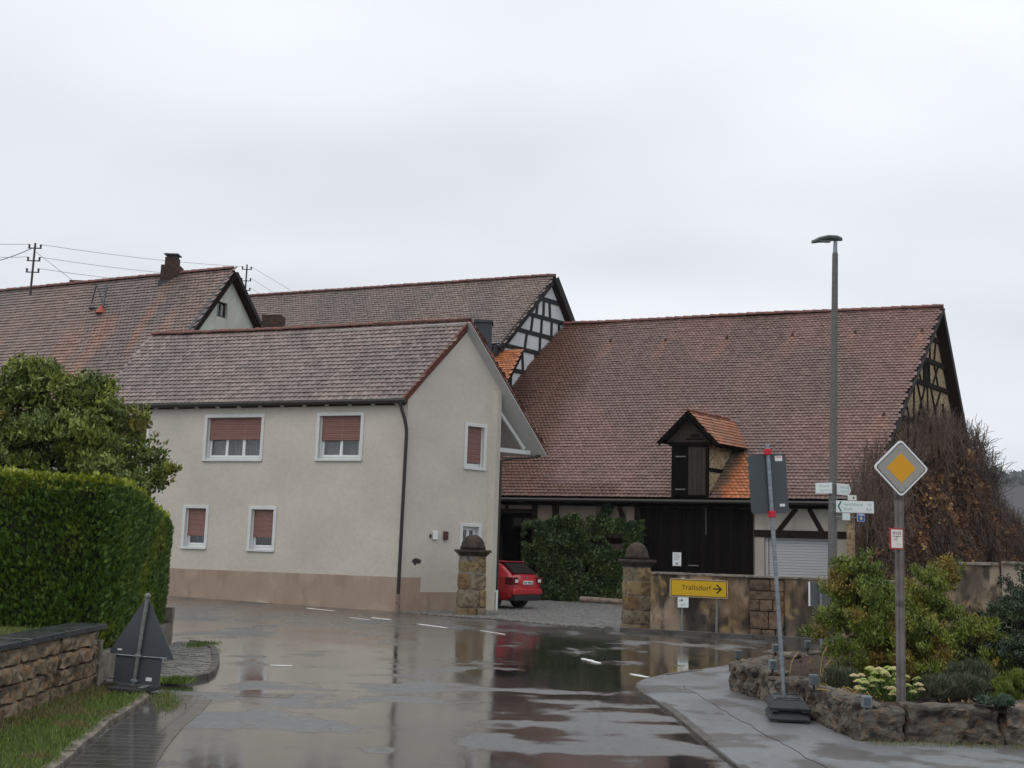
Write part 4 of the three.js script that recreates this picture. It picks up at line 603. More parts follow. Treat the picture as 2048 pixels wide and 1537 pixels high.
{ // priority road sign
  const at = [4.09, 0.3, -11.6], S = thing('priority_sign', 'diamond priority road sign, yellow centre, on a grey post in the planter', 'road sign', at), m = frame([4.09, 0, -11.6], [1, 0, -0.1], [0.1, 0, 1]); m.multiply(new THREE.Matrix4().makeRotationZ(-0.012));
  part(S, 'post', [rbox(-0.045, 0.045, 0.1, 2.95, -0.045, 0.0, 0.008), rbox(-0.018, 0.018, 0.1, 2.5, 0, 0.018, 0.006)], M.steelpole2, m);
  const dia = (r, c) => { const s = new THREE.Shape(); for (let k = 0; k < 4; k++) { const a = k * Math.PI / 2, b = a + Math.PI / 2, A = [Math.cos(a) * r, Math.sin(a) * r], Bq = [Math.cos(b) * r, Math.sin(b) * r], P = (t) => [lerp(A[0], Bq[0], t), lerp(A[1], Bq[1], t)]; if (!k) s.moveTo(...P(c)); s.lineTo(...P(1 - c)); const nb = b + Math.PI / 2, N = [Math.cos(nb) * r, Math.sin(nb) * r]; s.quadraticCurveTo(Bq[0], Bq[1], lerp(Bq[0], N[0], c), lerp(Bq[1], N[1], c)); } return s; };
  const d = (r, c, z0, z1) => new THREE.ExtrudeGeometry(dia(r, c), { depth: z1 - z0, bevelEnabled: false, curveSegments: 5 }).translate(0, 2.755, z0);
  const b = part(S, 'plate', d(0.305, 0.1, 0.022, 0.036), M.plastic, m); part(b, 'black_border', d(0.279, 0.095, 0.036, 0.0385), std(hx('#23262b'), 0.5), m); part(b, 'field', d(0.268, 0.095, 0.0385, 0.041), std(hx('#a3a29b'), 0.5, { map: T.stucco }), m);
  part(b, 'yellow_centre', d(0.16, 0.005, 0.041, 0.0435), std(hx('#d99a06'), 0.45), m);
  part(b, 'bolt', [[-0.03, 0.2], [0.03, 0.2], [-0.035, -0.2], [0.035, -0.2]].map(([x, y]) => new THREE.CylinderGeometry(0.006, 0.006, 0.006, 8).rotateX(Math.PI / 2).translate(x, 2.755 + y, 0.045)), M.galv, m);
  const S2 = thing('hydrant_sign', 'small white hydrant plate with red border below the diamond sign', 'road sign', [4.04, 1.9, -11.58]), m2 = frame([4.05, 0, -11.6], [1, 0, -0.32], [0.32, 0, 1]);
  const p = part(S2, 'plate', plate(-0.085, 0.085, 1.905, 2.125, 0.03, 0.04, 0.012), std(hx('#b0312c'), 0.45), m2);
  part(p, 'print', face(-0.083, 0.083, 1.907, 2.123, 0.0425), print(0.166, 0.216, 192, (c, w, h) => { c.fillStyle = '#a83a34'; c.fillRect(0, 0, w, h); c.fillStyle = '#e4e2da'; c.fillRect(16, 16, w - 32, h - 32); c.fillStyle = '#222'; c.textAlign = 'center'; c.font = 'bold 52px sans-serif'; c.fillText('H125', w / 2, 78); c.fillRect(36, 92, w - 72, 8); c.fillRect(w / 2 - 4, 92, 8, 62); c.font = '40px sans-serif'; c.fillText('1,4', 56, 146); c.fillText('1,1', 112, 208); }), m2, true);
  part(S2, 'clamp', [box(-0.06, 0.06, 1.94, 1.96, -0.01, 0.03), box(-0.06, 0.06, 2.07, 2.09, -0.01, 0.03)], M.galv, m2);
}
{ // portable sign seen from behind, leaning
  const b = V3(3.12, 0.1, -12.5), t = V3(2.925, 3.06, -12.46), dir = t.clone().sub(b).normalize(), S = thing('portable_sign', 'leaning portable road sign seen from its grey back with red pole clamps', 'road sign', [3.12, 0.1, -12.5]);
  const X = V3().crossVectors(dir, V3(0.12, 0, 1)).normalize(), Z = V3().crossVectors(X, dir), m = new THREE.Matrix4().makeBasis(X, dir, Z).setPosition(b);
  part(S, 'pole', cyl(0.024, 0.024, 2.97, 0, 0, 0.0, 12), M.galv, m);
  part(S, 'panel', plate(-0.225, 0.215, 2.18, 2.85, -0.045, -0.028, 0.045), M.signback, m);
  part(S, 'clamp', rbox(-0.038, 0.038, 2.84, 2.91, -0.035, 0.035, 0.008), M.signred, m); part(S, 'clamp', rbox(-0.038, 0.038, 2.135, 2.21, -0.035, 0.035, 0.008), M.signred, m);
  part(S, 'sticker', box(0.09, 0.175, 2.77, 2.83, -0.0275, -0.026), M.plastic, m); part(S, 'sticker', box(0.11, 0.17, 2.255, 2.285, -0.0275, -0.026), M.plastic, m); part(S, 'sticker_stripe', box(0.1, 0.165, 2.81, 2.82, -0.0258, -0.025), M.signred, m);
  for (let k = 0; k < 2; k++) { // two stacked recycled foot plates
    const y = 0.035 + k * 0.115, at = [3.14, y, -12.5], F = thing('foot_plate', ['lower recycled black foot plate lying on the pavement', 'upper recycled foot plate clamping the leaning sign pole'][k], 'foot plate', at, 'stacked sign foot plates'), mm = frame(at, [1, 0, 0.16], [-0.16, 0, 1]);
    const L = 0.32, w = 0.2, prof = (s, h) => [[-w * s, -L * s], [w * s, -L * s], [w * s, L * s], [-w * s, L * s]];
    const hull = []; const a0 = [[-0.215, -0.36], [0.215, -0.36], [0.215, 0.36], [-0.215, 0.36]], a1 = [[-0.165, -0.3], [0.165, -0.3], [0.165, 0.3], [-0.165, 0.3]]; const vs = [];
    const lay = (y0, A, y1, Bq) => { for (let i = 0; i < 4; i++) { const j = (i + 1) % 4, a = [A[i][0], y0, A[i][1]], b2 = [A[j][0], y0, A[j][1]], c = [Bq[j][0], y1, Bq[j][1]], d2 = [Bq[i][0], y1, Bq[i][1]]; vs.push(...a, ...c, ...b2, ...a, ...d2, ...c); } };
    lay(0.015, a0.map(([x, z]) => [x * 0.97, z * 0.97]), 0.04, a0); lay(0.04, a0, 0.112, a1); const cap = (y0, A, up) => { const q = A.map(([x, z]) => [x, y0, z]); const tri = up ? [0, 2, 1, 0, 3, 2] : [0, 1, 2, 0, 2, 3]; tri.forEach((i) => vs.push(...q[i])); }; cap(0.112, a1, true); cap(0.015, a0.map(([x, z]) => [x * 0.97, z * 0.97]), false);
    const hg = new THREE.BufferGeometry(); hg.setAttribute('position', new THREE.Float32BufferAttribute(vs, 3)); hg.computeVertexNormals();
    const body = part(F, 'body', hg, M.recycled, mm);
    part(F, 'rib', [box(-0.16, -0.13, 0.112, 0.122, -0.29, 0.29), box(0.13, 0.16, 0.112, 0.122, -0.29, 0.29), box(-0.129, 0.129, 0.112, 0.121, -0.29, -0.26), box(-0.129, 0.129, 0.112, 0.121, 0.24, 0.28), box(-0.129, 0.129, 0.112, 0.12, 0.08, 0.11)], M.recycled, mm); part(F, 'slot', [box(-0.115, -0.07, 0.1125, 0.114, 0.13, 0.22), box(0.07, 0.115, 0.1125, 0.114, 0.13, 0.22)], M.dark, mm);
    part(F, 'foot_bar', [box(-0.2, -0.12, 0, 0.03, -0.35, 0.35), box(0.12, 0.2, 0, 0.03, -0.35, 0.35)], M.recycled, mm);
  }
}
{ // street lamp
  const at = [6.86, 0.03, -23.55], S = thing('street_lamp', 'tall tapered street lamp with flat lamp head above the barn roof', 'street lamp', at);
  part(S, 'pole', rod([6.86, 0.03, -23.55], [7.05, 8.5, -23.55], 0.105, 0.062, 16), M.steelpole);
  part(S, 'collar', rod([7.05, 8.5, -23.55], [7.06, 8.78, -23.55], 0.05, 0.042, 12), M.galv);
  const hs = [[-0.12, 8.82, 0.03], [0.0, 8.86, 0.1], [0.2, 8.86, 0.13], [0.4, 8.81, 0.11], [0.52, 8.745, 0.05], [0.56, 8.735, 0.01]];
  const vs = [], N = 10; const ringAt = ([x, y, w], i) => { const o = []; for (let k = 0; k < N; k++) { const a = k / N * Math.PI * 2, c = Math.cos(a), s2 = Math.sin(a); o.push([7.09 - x, y + (s2 > 0 ? s2 * 0.05 : s2 * 0.075 * (i > 0 && i < 4 ? 1 : 0.4)), -23.55 + c * w]); } return o; };
  for (let i = 0; i < hs.length - 1; i++) { const A = ringAt(hs[i], i), Bq = ringAt(hs[i + 1], i + 1); for (let k = 0; k < N; k++) { const j = (k + 1) % N; vs.push(...A[k], ...Bq[k], ...Bq[j], ...A[k], ...Bq[j], ...A[j]); } }
  const hg = new THREE.BufferGeometry(); hg.setAttribute('position', new THREE.Float32BufferAttribute(vs, 3)); hg.computeVertexNormals(); part(S, 'lamp_head', hg, std(hx('#5d6a68'), 0.45, { side: THREE.DoubleSide }));
  part(S, 'lens', box(6.62, 6.95, 8.755, 8.765, -23.62, -23.48), std(hx('#9aa4a4'), 0.3));
  part(S, 'door', box(6.82, 6.92, 0.7, 1.1, -23.455, -23.44), M.steelpole);
}
{ // finger signs on the lamp post
  const fing = (label, at, m, x0, x1, y0, y1, mat, pt, arrowLeft) => { const S = thing('finger_sign', label, 'direction sign', at, 'cycle direction signs on the lamp post'); const s = shapeOf(pt); const b = part(S, 'plate', new THREE.ExtrudeGeometry(s, { depth: 0.02, bevelEnabled: false }), M.plastic, m); part(b, 'print', face(x0, x1, y0, y1, 0.0235), mat, m, true); part(S, 'clamp', [rod([arrowLeft ? x0 - 0.13 : x0 - 0.02, y0 + 0.03, -0.005], [arrowLeft ? x0 + 0.03 : x0 + 0.1, y0 + 0.03, -0.005], 0.012), rod([arrowLeft ? x0 - 0.13 : x0 - 0.02, y1 - 0.03, -0.005], [arrowLeft ? x0 + 0.03 : x0 + 0.1, y1 - 0.03, -0.005], 0.012)], M.galv, m); return S; };
  const m1 = yaw([6.92, 0, -23.38], 2), m2 = yaw([6.94, 0, -23.4], -42), m3 = frame([6.92, 0, -23.4], [0.72, 0, 0.69], [-0.69, 0, 0.72]);
  const txt = (lines, col) => (c, w, h) => { c.fillStyle = '#dbe3e2'; c.fillRect(0, 0, w, h); c.fillStyle = col; c.textBaseline = 'middle'; lines.forEach(([a, b], i) => { c.font = `${Math.round(h * 0.36)}px sans-serif`; c.textAlign = 'left'; c.fillText(a, w * 0.2, h * (0.29 + i * 0.42)); c.textAlign = 'right'; c.fillText(b, w * 0.95, h * (0.29 + i * 0.42)); }); };
  fing('white cycle sign for Forchheim and Burk on the lamp post', [6.92, 2.8, -23.38], m1, 0.03, 0.8, 2.81, 3.04, print(0.77, 0.23, 512, (c, w, h) => { txt([['Forchheim', '10'], ['Burk', '8,4']], '#3c8079')(c, w, h); c.strokeStyle = '#1d6d68'; c.lineWidth = 22; c.beginPath(); c.moveTo(62, 6); c.lineTo(22, h / 2); c.lineTo(62, h - 6); c.stroke(); c.lineWidth = 3; c.strokeStyle = '#8fb5b0'; c.beginPath(); c.arc(76, h * 0.55, 9, 0, 7); c.stroke(); c.beginPath(); c.arc(92, h * 0.55, 9, 0, 7); c.stroke(); }), [[0.02, 2.8], [0.81, 2.8], [0.81, 3.05], [0.02, 3.05]], true);
  fing('pale arrow-ended finger sign pointing right above the Forchheim sign', [6.95, 3.17, -23.4], m2, 0.06, 0.5, 3.2, 3.4, print(0.44, 0.2, 256, (c, w, h) => { txt([['Hallerndorf', ''], ['Trailsdorf', '']], '#7fa39d')(c, w, h); c.strokeStyle = '#5d7f7c'; c.lineWidth = 8; c.beginPath(); c.moveTo(w - 26, 4); c.lineTo(w - 6, h / 2); c.lineTo(w - 26, h - 4); c.stroke(); }), [[0.05, 3.18], [0.5, 3.18], [0.58, 3.3], [0.5, 3.42], [0.05, 3.42]], false);
  fing('short pale finger sign on the left side of the lamp post', [6.75, 3.2, -23.5], m3, -0.42, -0.06, 3.21, 3.42, print(0.36, 0.2, 256, (c, w, h) => { txt([['Neuses', ''], ['Eggolsheim', '']], '#8fa9a4')(c, w, h); }), [[-0.43, 3.2], [-0.05, 3.2], [-0.05, 3.43], [-0.43, 3.43]], false);
  const tag = (label, x0, x1, y0, y1, mat, m) => { const S = thing('route_plate', label, 'route plate', [6.92 + x0, y0, -23.38]); const b = part(S, 'plate', plate(x0, x1, y0, y1, 0.0, 0.012, 0.01), M.plastic, m); part(b, 'print', face(x0 + 0.006, x1 - 0.006, y0 + 0.006, y1 - 0.006, 0.0145), mat, m, true); part(S, 'clamp', rod([0.02, (y0 + y1) / 2, -0.02], [x0 + 0.02, (y0 + y1) / 2, -0.02], 0.01), M.galv, m); };
  tag('small plate with brown emblem between two finger signs', 0.27, 0.45, 3.06, 3.17, print(0.18, 0.11, 128, (c, w, h) => { c.fillStyle = '#d5ddd5'; c.fillRect(0, 0, w, h); c.fillStyle = '#6d5a38'; c.beginPath(); c.ellipse(88, h / 2, 14, 24, 0, 0, 7); c.fill(); }), m1);
  tag('small white route plate hanging below the Forchheim sign', 0.15, 0.31, 2.64, 2.79, print(0.16, 0.15, 96, (c, w, h) => { c.fillStyle = '#d5e2e0'; c.fillRect(0, 0, w, h); c.strokeStyle = '#8db3ae'; c.lineWidth = 4; c.strokeRect(w * 0.45, h * 0.4, w * 0.3, h * 0.3); }), m1);
  tag('blue pilgrim route plate with yellow shell by the lamp post', 0.46, 0.62, 2.62, 2.79, print(0.16, 0.17, 96, (c, w, h) => { c.fillStyle = '#2a59a8'; c.fillRect(0, 0, w, h); c.fillStyle = '#cfd8e6'; c.fillRect(14, 8, w - 28, 14); c.fillStyle = '#e3d36a'; for (let i = -3; i < 4; i++) { c.save(); c.translate(34, 62); c.rotate(i * 0.35); c.fillRect(0, -2, 34, 5); c.restore(); } }), m1);
}
{ // back of a sign plate beside the shrub
  const S = thing('road_sign_back', 'dark back of a small road sign with white edge beside the shrub', 'road sign', [6.47, 0, -23.04]), m = yaw([6.47, 0, -23.04], -8);
  part(S, 'post', cyl(0.03, 0.03, 1.36, 0.02, 0, 0.03), M.galvdull, m); const b = part(S, 'panel', plate(-0.21, 0.21, 0.84, 1.34, -0.03, -0.01, 0.03), M.signback2, m); part(b, 'edge', box(-0.222, -0.2, 0.85, 1.34, -0.032, 0.006), M.plastic, m);
}
// ---------------------------------------------------------------- red car in the courtyard
{
  const at = [0.68, 0.03, -34.95], h = V3(-0.82, 0, -0.572).normalize(), K = thing('red_car', 'red hatchback parked in the courtyard, rear towards the road', 'car', at), m = frame(at, [h.x, 0, h.z], [-h.z, 0, h.x]);
  const paint = new THREE.MeshPhysicalMaterial({ color: hx('#b5101f'), roughness: 0.4, clearcoat: 1, clearcoatRoughness: 0.08 }), black = std(lin(0.012, 0.012, 0.014), 0.12), trim = std(lin(0.02, 0.02, 0.022), 0.6);
  const ST = [[0.0, 0.42, 0.62, 0.78, 0.7, 0.8, 0.5], [0.06, 0.32, 0.78, 0.92, 0.8, 0.97, 0.62], [0.2, 0.27, 0.83, 0.99, 0.84, 1.1, 0.66], [0.5, 0.24, 0.85, 1.0, 0.86, 1.3, 0.64], [0.72, 0.22, 0.86, 1.0, 0.87, 1.41, 0.62], [1.1, 0.2, 0.86, 0.98, 0.87, 1.455, 0.61], [2.0, 0.2, 0.86, 0.96, 0.87, 1.47, 0.61], [2.6, 0.2, 0.86, 0.94, 0.87, 1.4, 0.6], [3.2, 0.2, 0.86, 0.93, 0.86, 1.02, 0.68], [3.9, 0.22, 0.84, 0.84, 0.82, 0.9, 0.62], [4.2, 0.35, 0.75, 0.72, 0.74, 0.76, 0.5]];
  const ring = ([x, ys, hs, yb, hb, yr, hr]) => { const o = [[ys, hs * 0.86], [ys + 0.1, hs * 0.98], [lerp(ys, yb, 0.55), (hs + hb) / 2 + 0.01], [yb - 0.03, hb], [yb + 0.01, hb - 0.035], [lerp(yb, yr, 0.55), lerp(hb - 0.05, hr, 0.5)], [yr - 0.04, hr], [yr, hr * 0.8], [yr + 0.015, hr * 0.4], [yr + 0.02, 0]]; const r = o.map(([y, z]) => [x, y, -z]); for (let i = o.length - 2; i >= 0; i--) r.push([x, o[i][0], o[i][1]]); return r; };
  const idx = [], pos = []; const rings = ST.map(ring), n = rings[0].length; rings.forEach((r) => r.forEach((p) => pos.push(...p))); for (let i = 0; i < rings.length - 1; i++) for (let k = 0; k < n - 1; k++) { const a = i * n + k, b = a + n; idx.push(a, a + 1, b, b, a + 1, b + 1); }
  const c0 = pos.length / 3; pos.push(0, 0.6, 0); for (let k = 0; k < n - 1; k++) idx.push(c0, k + 1, k); idx.push(c0, 0, n - 1);
  const g = new THREE.BufferGeometry(); g.setAttribute('position', new THREE.Float32BufferAttribute(pos, 3)); g.setIndex(idx); g.computeVertexNormals(); paint.side = THREE.DoubleSide;
  part(K, 'body', g, paint, m);
  const quad = (pts, t = 0.012) => { const [a, b, c, d] = pts.map((p) => V3(...p)), nn = V3().crossVectors(b.clone().sub(a), d.clone().sub(a)).normalize().multiplyScalar(t); const q = [a, b, c, d].map((p) => p.clone().add(nn)), v = []; const f = (w, x, y, z) => v.push(...w.toArray(), ...x.toArray(), ...y.toArray(), ...w.toArray(), ...y.toArray(), ...z.toArray()); f(q[0], q[1], q[2], q[3]); f(a, b, q[1], q[0]); f(b, c, q[2], q[1]); f(c, d, q[3], q[2]); f(d, a, q[0], q[3]); const gg = new THREE.BufferGeometry(); gg.setAttribute('position', new THREE.Float32BufferAttribute(v, 3)); gg.computeVertexNormals(); return gg; };
  part(K, 'rear_window', quad([[0.12, 1.07, -0.62], [0.12, 1.07, 0.62], [0.6, 1.415, 0.52], [0.6, 1.415, -0.52]], 0.03), black, m);
  part(K, 'rear_spoiler', rbox(0.52, 0.8, 1.415, 1.45, -0.56, 0.56, 0.015), paint, m);
  for (const s of [-1, 1]) {
    const P = (x, y, z) => [x, y, s * z]; const ord = (q) => s < 0 ? q : q.reverse();
    part(K, 'side_window', quad(ord([P(0.78, 1.03, 0.852), P(1.15, 1.01, 0.852), P(1.2, 1.38, 0.66), P(0.98, 1.36, 0.665)]), 0.02), black, m); part(K, 'side_window', quad(ord([P(1.22, 1.01, 0.852), P(2.5, 0.99, 0.85), P(2.35, 1.36, 0.66), P(1.26, 1.39, 0.655)]), 0.02), black, m);
    part(K, 'tail_light', rbox(-0.02, 0.28, 0.74, 0.97, s < 0 ? -0.855 : 0.52, s < 0 ? -0.52 : 0.855, 0.03, 2), std(hx('#5d0a12'), 0.15), m); part(K, 'reversing_lamp', rbox(-0.03, 0.03, 0.8, 0.9, s < 0 ? -0.72 : 0.56, s < 0 ? -0.56 : 0.72, 0.01), std(hx('#e6dcdc'), 0.2), m);
    for (const x of [0.82, 3.42]) { const w = part(K, 'wheel', new THREE.CylinderGeometry(0.315, 0.315, 0.2, 28).rotateX(Math.PI / 2).translate(x, 0.3, s * 0.74), M.rubber, m); part(w, 'rim', new THREE.CylinderGeometry(0.2, 0.2, 0.02, 20).rotateX(Math.PI / 2).translate(x, 0.3, s * 0.845), M.galvdull, m); part(w, 'hub_shade', new THREE.TorusGeometry(0.12, 0.03, 6, 18).translate(x, 0.3, s * 0.858), M.rubber, m); part(K, 'wheel_arch', new THREE.TorusGeometry(0.345, 0.035, 6, 20, Math.PI).translate(x, 0.3, s * 0.852), trim, m); }
  }
  part(K, 'bumper', rbox(-0.05, 0.25, 0.42, 0.62, -0.8, 0.8, 0.06, 3), paint, m); part(K, 'diffuser', rbox(-0.03, 0.3, 0.24, 0.42, -0.74, 0.74, 0.03), trim, m);
  const np = part(K, 'number_plate', rbox(-0.035, 0.0, 0.745, 0.855, -0.26, 0.26, 0.006), M.plastic, m); part(np, 'characters', [-0.2, -0.13, 0.0, 0.07, 0.14, 0.2].map((z) => box(-0.038, -0.034, 0.77, 0.83, z - 0.02, z + 0.02)), M.rubber, m);
  part(K, 'emblem', new THREE.CylinderGeometry(0.04, 0.04, 0.02, 14).rotateZ(Math.PI / 2).translate(0.03, 0.95, 0), M.galv, m); part(K, 'aerial', rod([1.1, 1.47, 0], [0.98, 1.72, 0], 0.006, 0.004), M.rubber, m);
}

// ---------------------------------------------------------------- leaves and plants
const leafG = (w, l, fold = 0.3) => { const v = [[0, 0, 0], [w / 2, l * 0.45, fold * w], [0, l, 0], [-w / 2, l * 0.45, fold * w], [0, l * 0.45, 0]]; const t = [[0, 1, 4], [4, 1, 2], [0, 4, 3], [4, 2, 3]], p = []; t.forEach((f) => f.forEach((i) => p.push(...v[i]))); const g = new THREE.BufferGeometry(); g.setAttribute('position', new THREE.Float32BufferAttribute(p, 3)); g.computeVertexNormals(); return prep(g); };
const sprigG = (n, w, l, spread, up = 0.5) => { const list = []; for (let i = 0; i < n; i++) { const g = leafG(w * rr(0.8, 1.2), l * rr(0.8, 1.2)); g.rotateX(rr(-0.7, 0.7)); g.rotateY(rr(0, 6.28)); g.rotateZ(rr(-1, 1) * (1.4 - up)); g.rotateY(rr(0, 6.28)); g.translate(rr(-1, 1) * spread, rr(-1, 1) * spread, rr(-1, 1) * spread); list.push(g); } return mg(list); };
const SC = new THREE.Matrix4();
function place(p, size, tilt = 1) { return new THREE.Matrix4().compose(p, new THREE.Quaternion().setFromEuler(new THREE.Euler(rr(-tilt, tilt), rr(0, 6.28), rr(-tilt, tilt))), V3(size, size, size)); }
function foliage(parent, name, geo, pts, colour, size = [0.8, 1.25], mat = M.leaf, tilt = 1) { const ms = [], cs = []; for (const p of pts) { ms.push(place(p, rr(...size), tilt)); cs.push(colour(p)); } return copies(parent, name, geo, mat, ms, cs); }
const green = (r, g, b, v) => { const k = 1 + rr(-v, v); return lin(r * k, g * k, b * k); };

{ // --- planter of rough stones
  const P = thing('stone_planter', 'raised bed walled with rough quarry stones on the street corner', 'planter', [4, 0, -13]); srand(501);
  const row = (pts, lens, h, t, seedK) => { // stones along a line, inner side to the left of travel
    let i = 0, acc = 0; const seg = [];
    for (let k = 0; k < pts.length - 1; k++) { const [x0, z0] = pts[k], [x1, z1] = pts[k + 1], L = Math.hypot(x1 - x0, z1 - z0); let s = 0; while (s < L - 0.05) { let l = lens[i++ % lens.length]; if (L - s - l < 0.25) l = L - s; seg.push([x0, z0, (x1 - x0) / L, (z1 - z0) / L, s, l]); s += l; } }
    seg.forEach(([x0, z0, dx, dz, s, l], k) => { const m = frame([x0, 0, z0], [dx, 0, dz], [-dz, 0, dx]); part(P, 'stone', blob(s + 0.012, s + l - 0.012, -0.05, h + rr(-0.035, 0.04), -t + rr(-0.03, 0.03), rr(-0.03, 0.035), 0.12, seedK + k * 13.7, 11, 5), M.rock[k % 3], m); });
  };
  row([[3.02, -15.05], [3.2, -14.3], [3.36, -12.7], [3.5, -11.12]], [0.42, 0.5, 0.36, 0.6, 0.45, 0.7], 0.37, 0.34, 3);
  row([[3.52, -11.1], [8.6, -11.2]], [0.44, 0.98, 0.85, 1.1, 0.7], 0.38, 0.36, 40);
  row([[9.5, -21.0], [5.1, -18.0], [3.6, -16.3], [3.05, -15.12]], [0.55, 0.7, 0.45, 0.6], 0.36, 0.34, 80);
  const sg = new THREE.ShapeGeometry(shapeOf([[3.2, 14.9], [3.55, 11.3], [8.6, 11.35], [9.3, 20.7], [5.2, 17.7], [3.7, 16.0]])); // soil bed
  const bed = new THREE.PlaneGeometry(6.4, 10, 60, 90), p = bed.attributes.position, keep = [], bedPoly = [[3.15, 14.95], [3.5, 11.25], [8.7, 11.3], [9.4, 20.8], [5.2, 17.8], [3.7, 16.1]];
  bed.rotateX(-Math.PI / 2); for (let i = 0; i < p.count; i++) { const x = p.getX(i) + 6.3, z = p.getZ(i) - 16; p.setXYZ(i, x, 0.27 + 0.1 * fbm(x * 2, z * 2, 4) + 0.03 * fbm(x * 9, z * 9, 2), z); }
  const ix = bed.index.array; for (let i = 0; i < ix.length; i += 3) { const c = [0, 1, 2].map((k) => ix[i + k]); const cx = c.reduce((s, v) => s + p.getX(v), 0) / 3, cz = c.reduce((s, v) => s + p.getZ(v), 0) / 3; if (insidePoly(cx, -cz, bedPoly)) keep.push(...c); } bed.setIndex(keep); bed.computeVertexNormals();
  part(P, 'soil', bed, M.soil);
  // dry leaf litter and stalks
  srand(502); const pts = []; for (let i = 0; i < 420; i++) { const x = rr(3.4, 8), z = -rr(11.4, 17); if (insidePoly(x, -z, bedPoly)) pts.push(V3(x, 0.35, z)); } foliage(P, 'leaf_litter', leafG(0.03, 0.06), pts, () => green(0.2, 0.13, 0.06, 0.5), [0.6, 1.3], M.leafdry, 1.5);
  srand(503); const st = []; for (let i = 0; i < 26; i++) { const x = rr(3.5, 3.95), z = -rr(11.7, 12.3), a = rr(0, 6.28), l = rr(0.1, 0.3); st.push(tube([[x, 0.36, z], [x + Math.cos(a) * l * 0.5, 0.36 + rr(0.02, 0.1), z + Math.sin(a) * l * 0.5], [x + Math.cos(a) * l, 0.37 + rr(-0.02, 0.05), z + Math.sin(a) * l]], 0.005, 5, 3)); } for (const [x, z, h] of [[3.55, -14.0, 0.32], [3.9, -13.9, 0.45], [3.86, -13.7, 0.25]]) st.push(tube([[x, 0.33, z], [x + 0.03, 0.33 + h * 0.6, z], [x + 0.12, 0.33 + h, z]], 0.006, 6, 3)); part(P, 'dry_stalks', st, std(hx('#b89a58'), 0.9)).userData.kind = 'stuff';
}
// little solar lights along the planter
[[3.17, -15.24, 'small grey solar light on the planter tip nearest the road', 0.2], [3.99, -16.54, 'small pale solar light on the rear planter stones left of the leaning pole', 0.3], [4.71, -17.45, 'small grey solar light on the rear stones beside the shrub', 0.1], [3.32, -13.92, 'small greenish solar light on the front stones left of the leaning pole', 0.0], [3.38, -12.29, 'dark solar light on the front stones right of the leaning pole', 0.2], [3.53, -10.98, 'solar light standing on the planter corner stone', 0.4]].forEach(([x, z, label, a], i) => {
  const y = 0.37, S = thing('solar_light', label, 'garden light', [x, y, z], 'solar lights along the planter'), m = yaw([x, 0, z], a * 40 - 8), low = i === 5 ? 0.0 : 0.055;
  part(S, 'stake', cyl(0.012, 0.014, low + 0.03, 0, y - 0.02, 0, 8), M.rubber, m); part(S, 'housing', rbox(-0.05, 0.05, y + low, y + low + 0.115, -0.025, 0.035, 0.012), std(hx(i % 2 ? '#6f7779' : '#5a6265'), 0.5), m); part(S, 'panel', box(-0.032, 0.032, y + low + 0.02, y + low + 0.095, 0.0355, 0.038), std(hx('#4d565c'), 0.35), m);
});
function shrub(name, label, at, lobes, nSprig, sprig, colour, mat = M.leaf, tilt = 1) { // lobes: [x, y, z, rx, ry, rz]
  const S = thing(name, label, 'shrub', at); const st = [];
  for (const [x, y, z, rx, ry] of lobes) for (let k = 0; k < 5; k++) st.push(tube([[at[0] + rr(-0.15, 0.15), at[1] - 0.05, at[2] + rr(-0.1, 0.1)], [lerp(at[0], x, 0.5) + rr(-0.15, 0.15), lerp(at[1], y, 0.45), lerp(at[2], z, 0.5)], [x + rr(-0.6, 0.6) * rx, y + rr(-0.1, 0.6) * ry, z + rr(-0.3, 0.3)]], 0.012, 8, 4));
  part(S, 'stems', st, M.bark);
  const pts = []; const tot = lobes.reduce((s, l) => s + l[3] * l[4], 0);
  for (const [x, y, z, rx, ry, rz] of lobes) { const n = Math.round(nSprig * rx * ry / tot); const cl = []; for (let k = 0; k < 60; k++) { const u = rr(-1, 1), a = rr(0, 6.28), q = Math.sqrt(1 - u * u), f = rr(0.55, 1.02); cl.push([x + rx * f * q * Math.cos(a), Math.max(at[1] + 0.05, y + ry * f * u), z + rz * f * q * Math.sin(a), rr(0.75, 1.25)]); } for (let i = 0; i < n; i++) { const c = cl[i % cl.length], r = Math.min(rx, ry) * 0.24 * c[3]; const p = V3(c[0] + gauss() * r, c[1] + gauss() * r * 0.55, c[2] + gauss() * r); p.tint = c[3]; pts.push(p); } }
  foliage(S, 'foliage', sprig, pts, colour, [0.75, 1.25], mat, tilt); return S;
}
srand(511); const sprigA = sprigG(9, 0.02, 0.045, 0.035, 0.6);
shrub('spirea_bush', 'large green and rust-tinged leafy bush in the planter behind the diamond sign', [4.9, 0.3, -14.2], [[4.45, 0.95, -14.0, 0.6, 0.72, 0.6], [4.5, 1.35, -14.2, 0.38, 0.5, 0.4], [5.35, 0.85, -14.4, 0.75, 0.68, 0.6], [5.4, 1.3, -14.5, 0.36, 0.42, 0.4], [5.9, 0.7, -14.0, 0.38, 0.42, 0.45], [4.85, 0.7, -13.6, 0.65, 0.42, 0.4], [5.75, 1.62, -14.6, 0.24, 0.22, 0.25], [4.25, 1.6, -14.1, 0.14, 0.28, 0.2]], 8200, sprigA, (p) => { const n = noise(p.x * 4 + 3, p.y * 4 + p.z * 2), o = p.tint > 1.08 ? sstep(0.55, 0.85, n) * 0.8 : sstep(0.75, 0.92, n) * 0.7; return green(lerp(lerp(0.095, 0.19, n), 0.28, o), lerp(lerp(0.15, 0.215, n), 0.17, o), lerp(0.022, 0.035, o), 0.35); });
srand(512); const sprigB = sprigG(8, 0.022, 0.06, 0.04, 0.5);
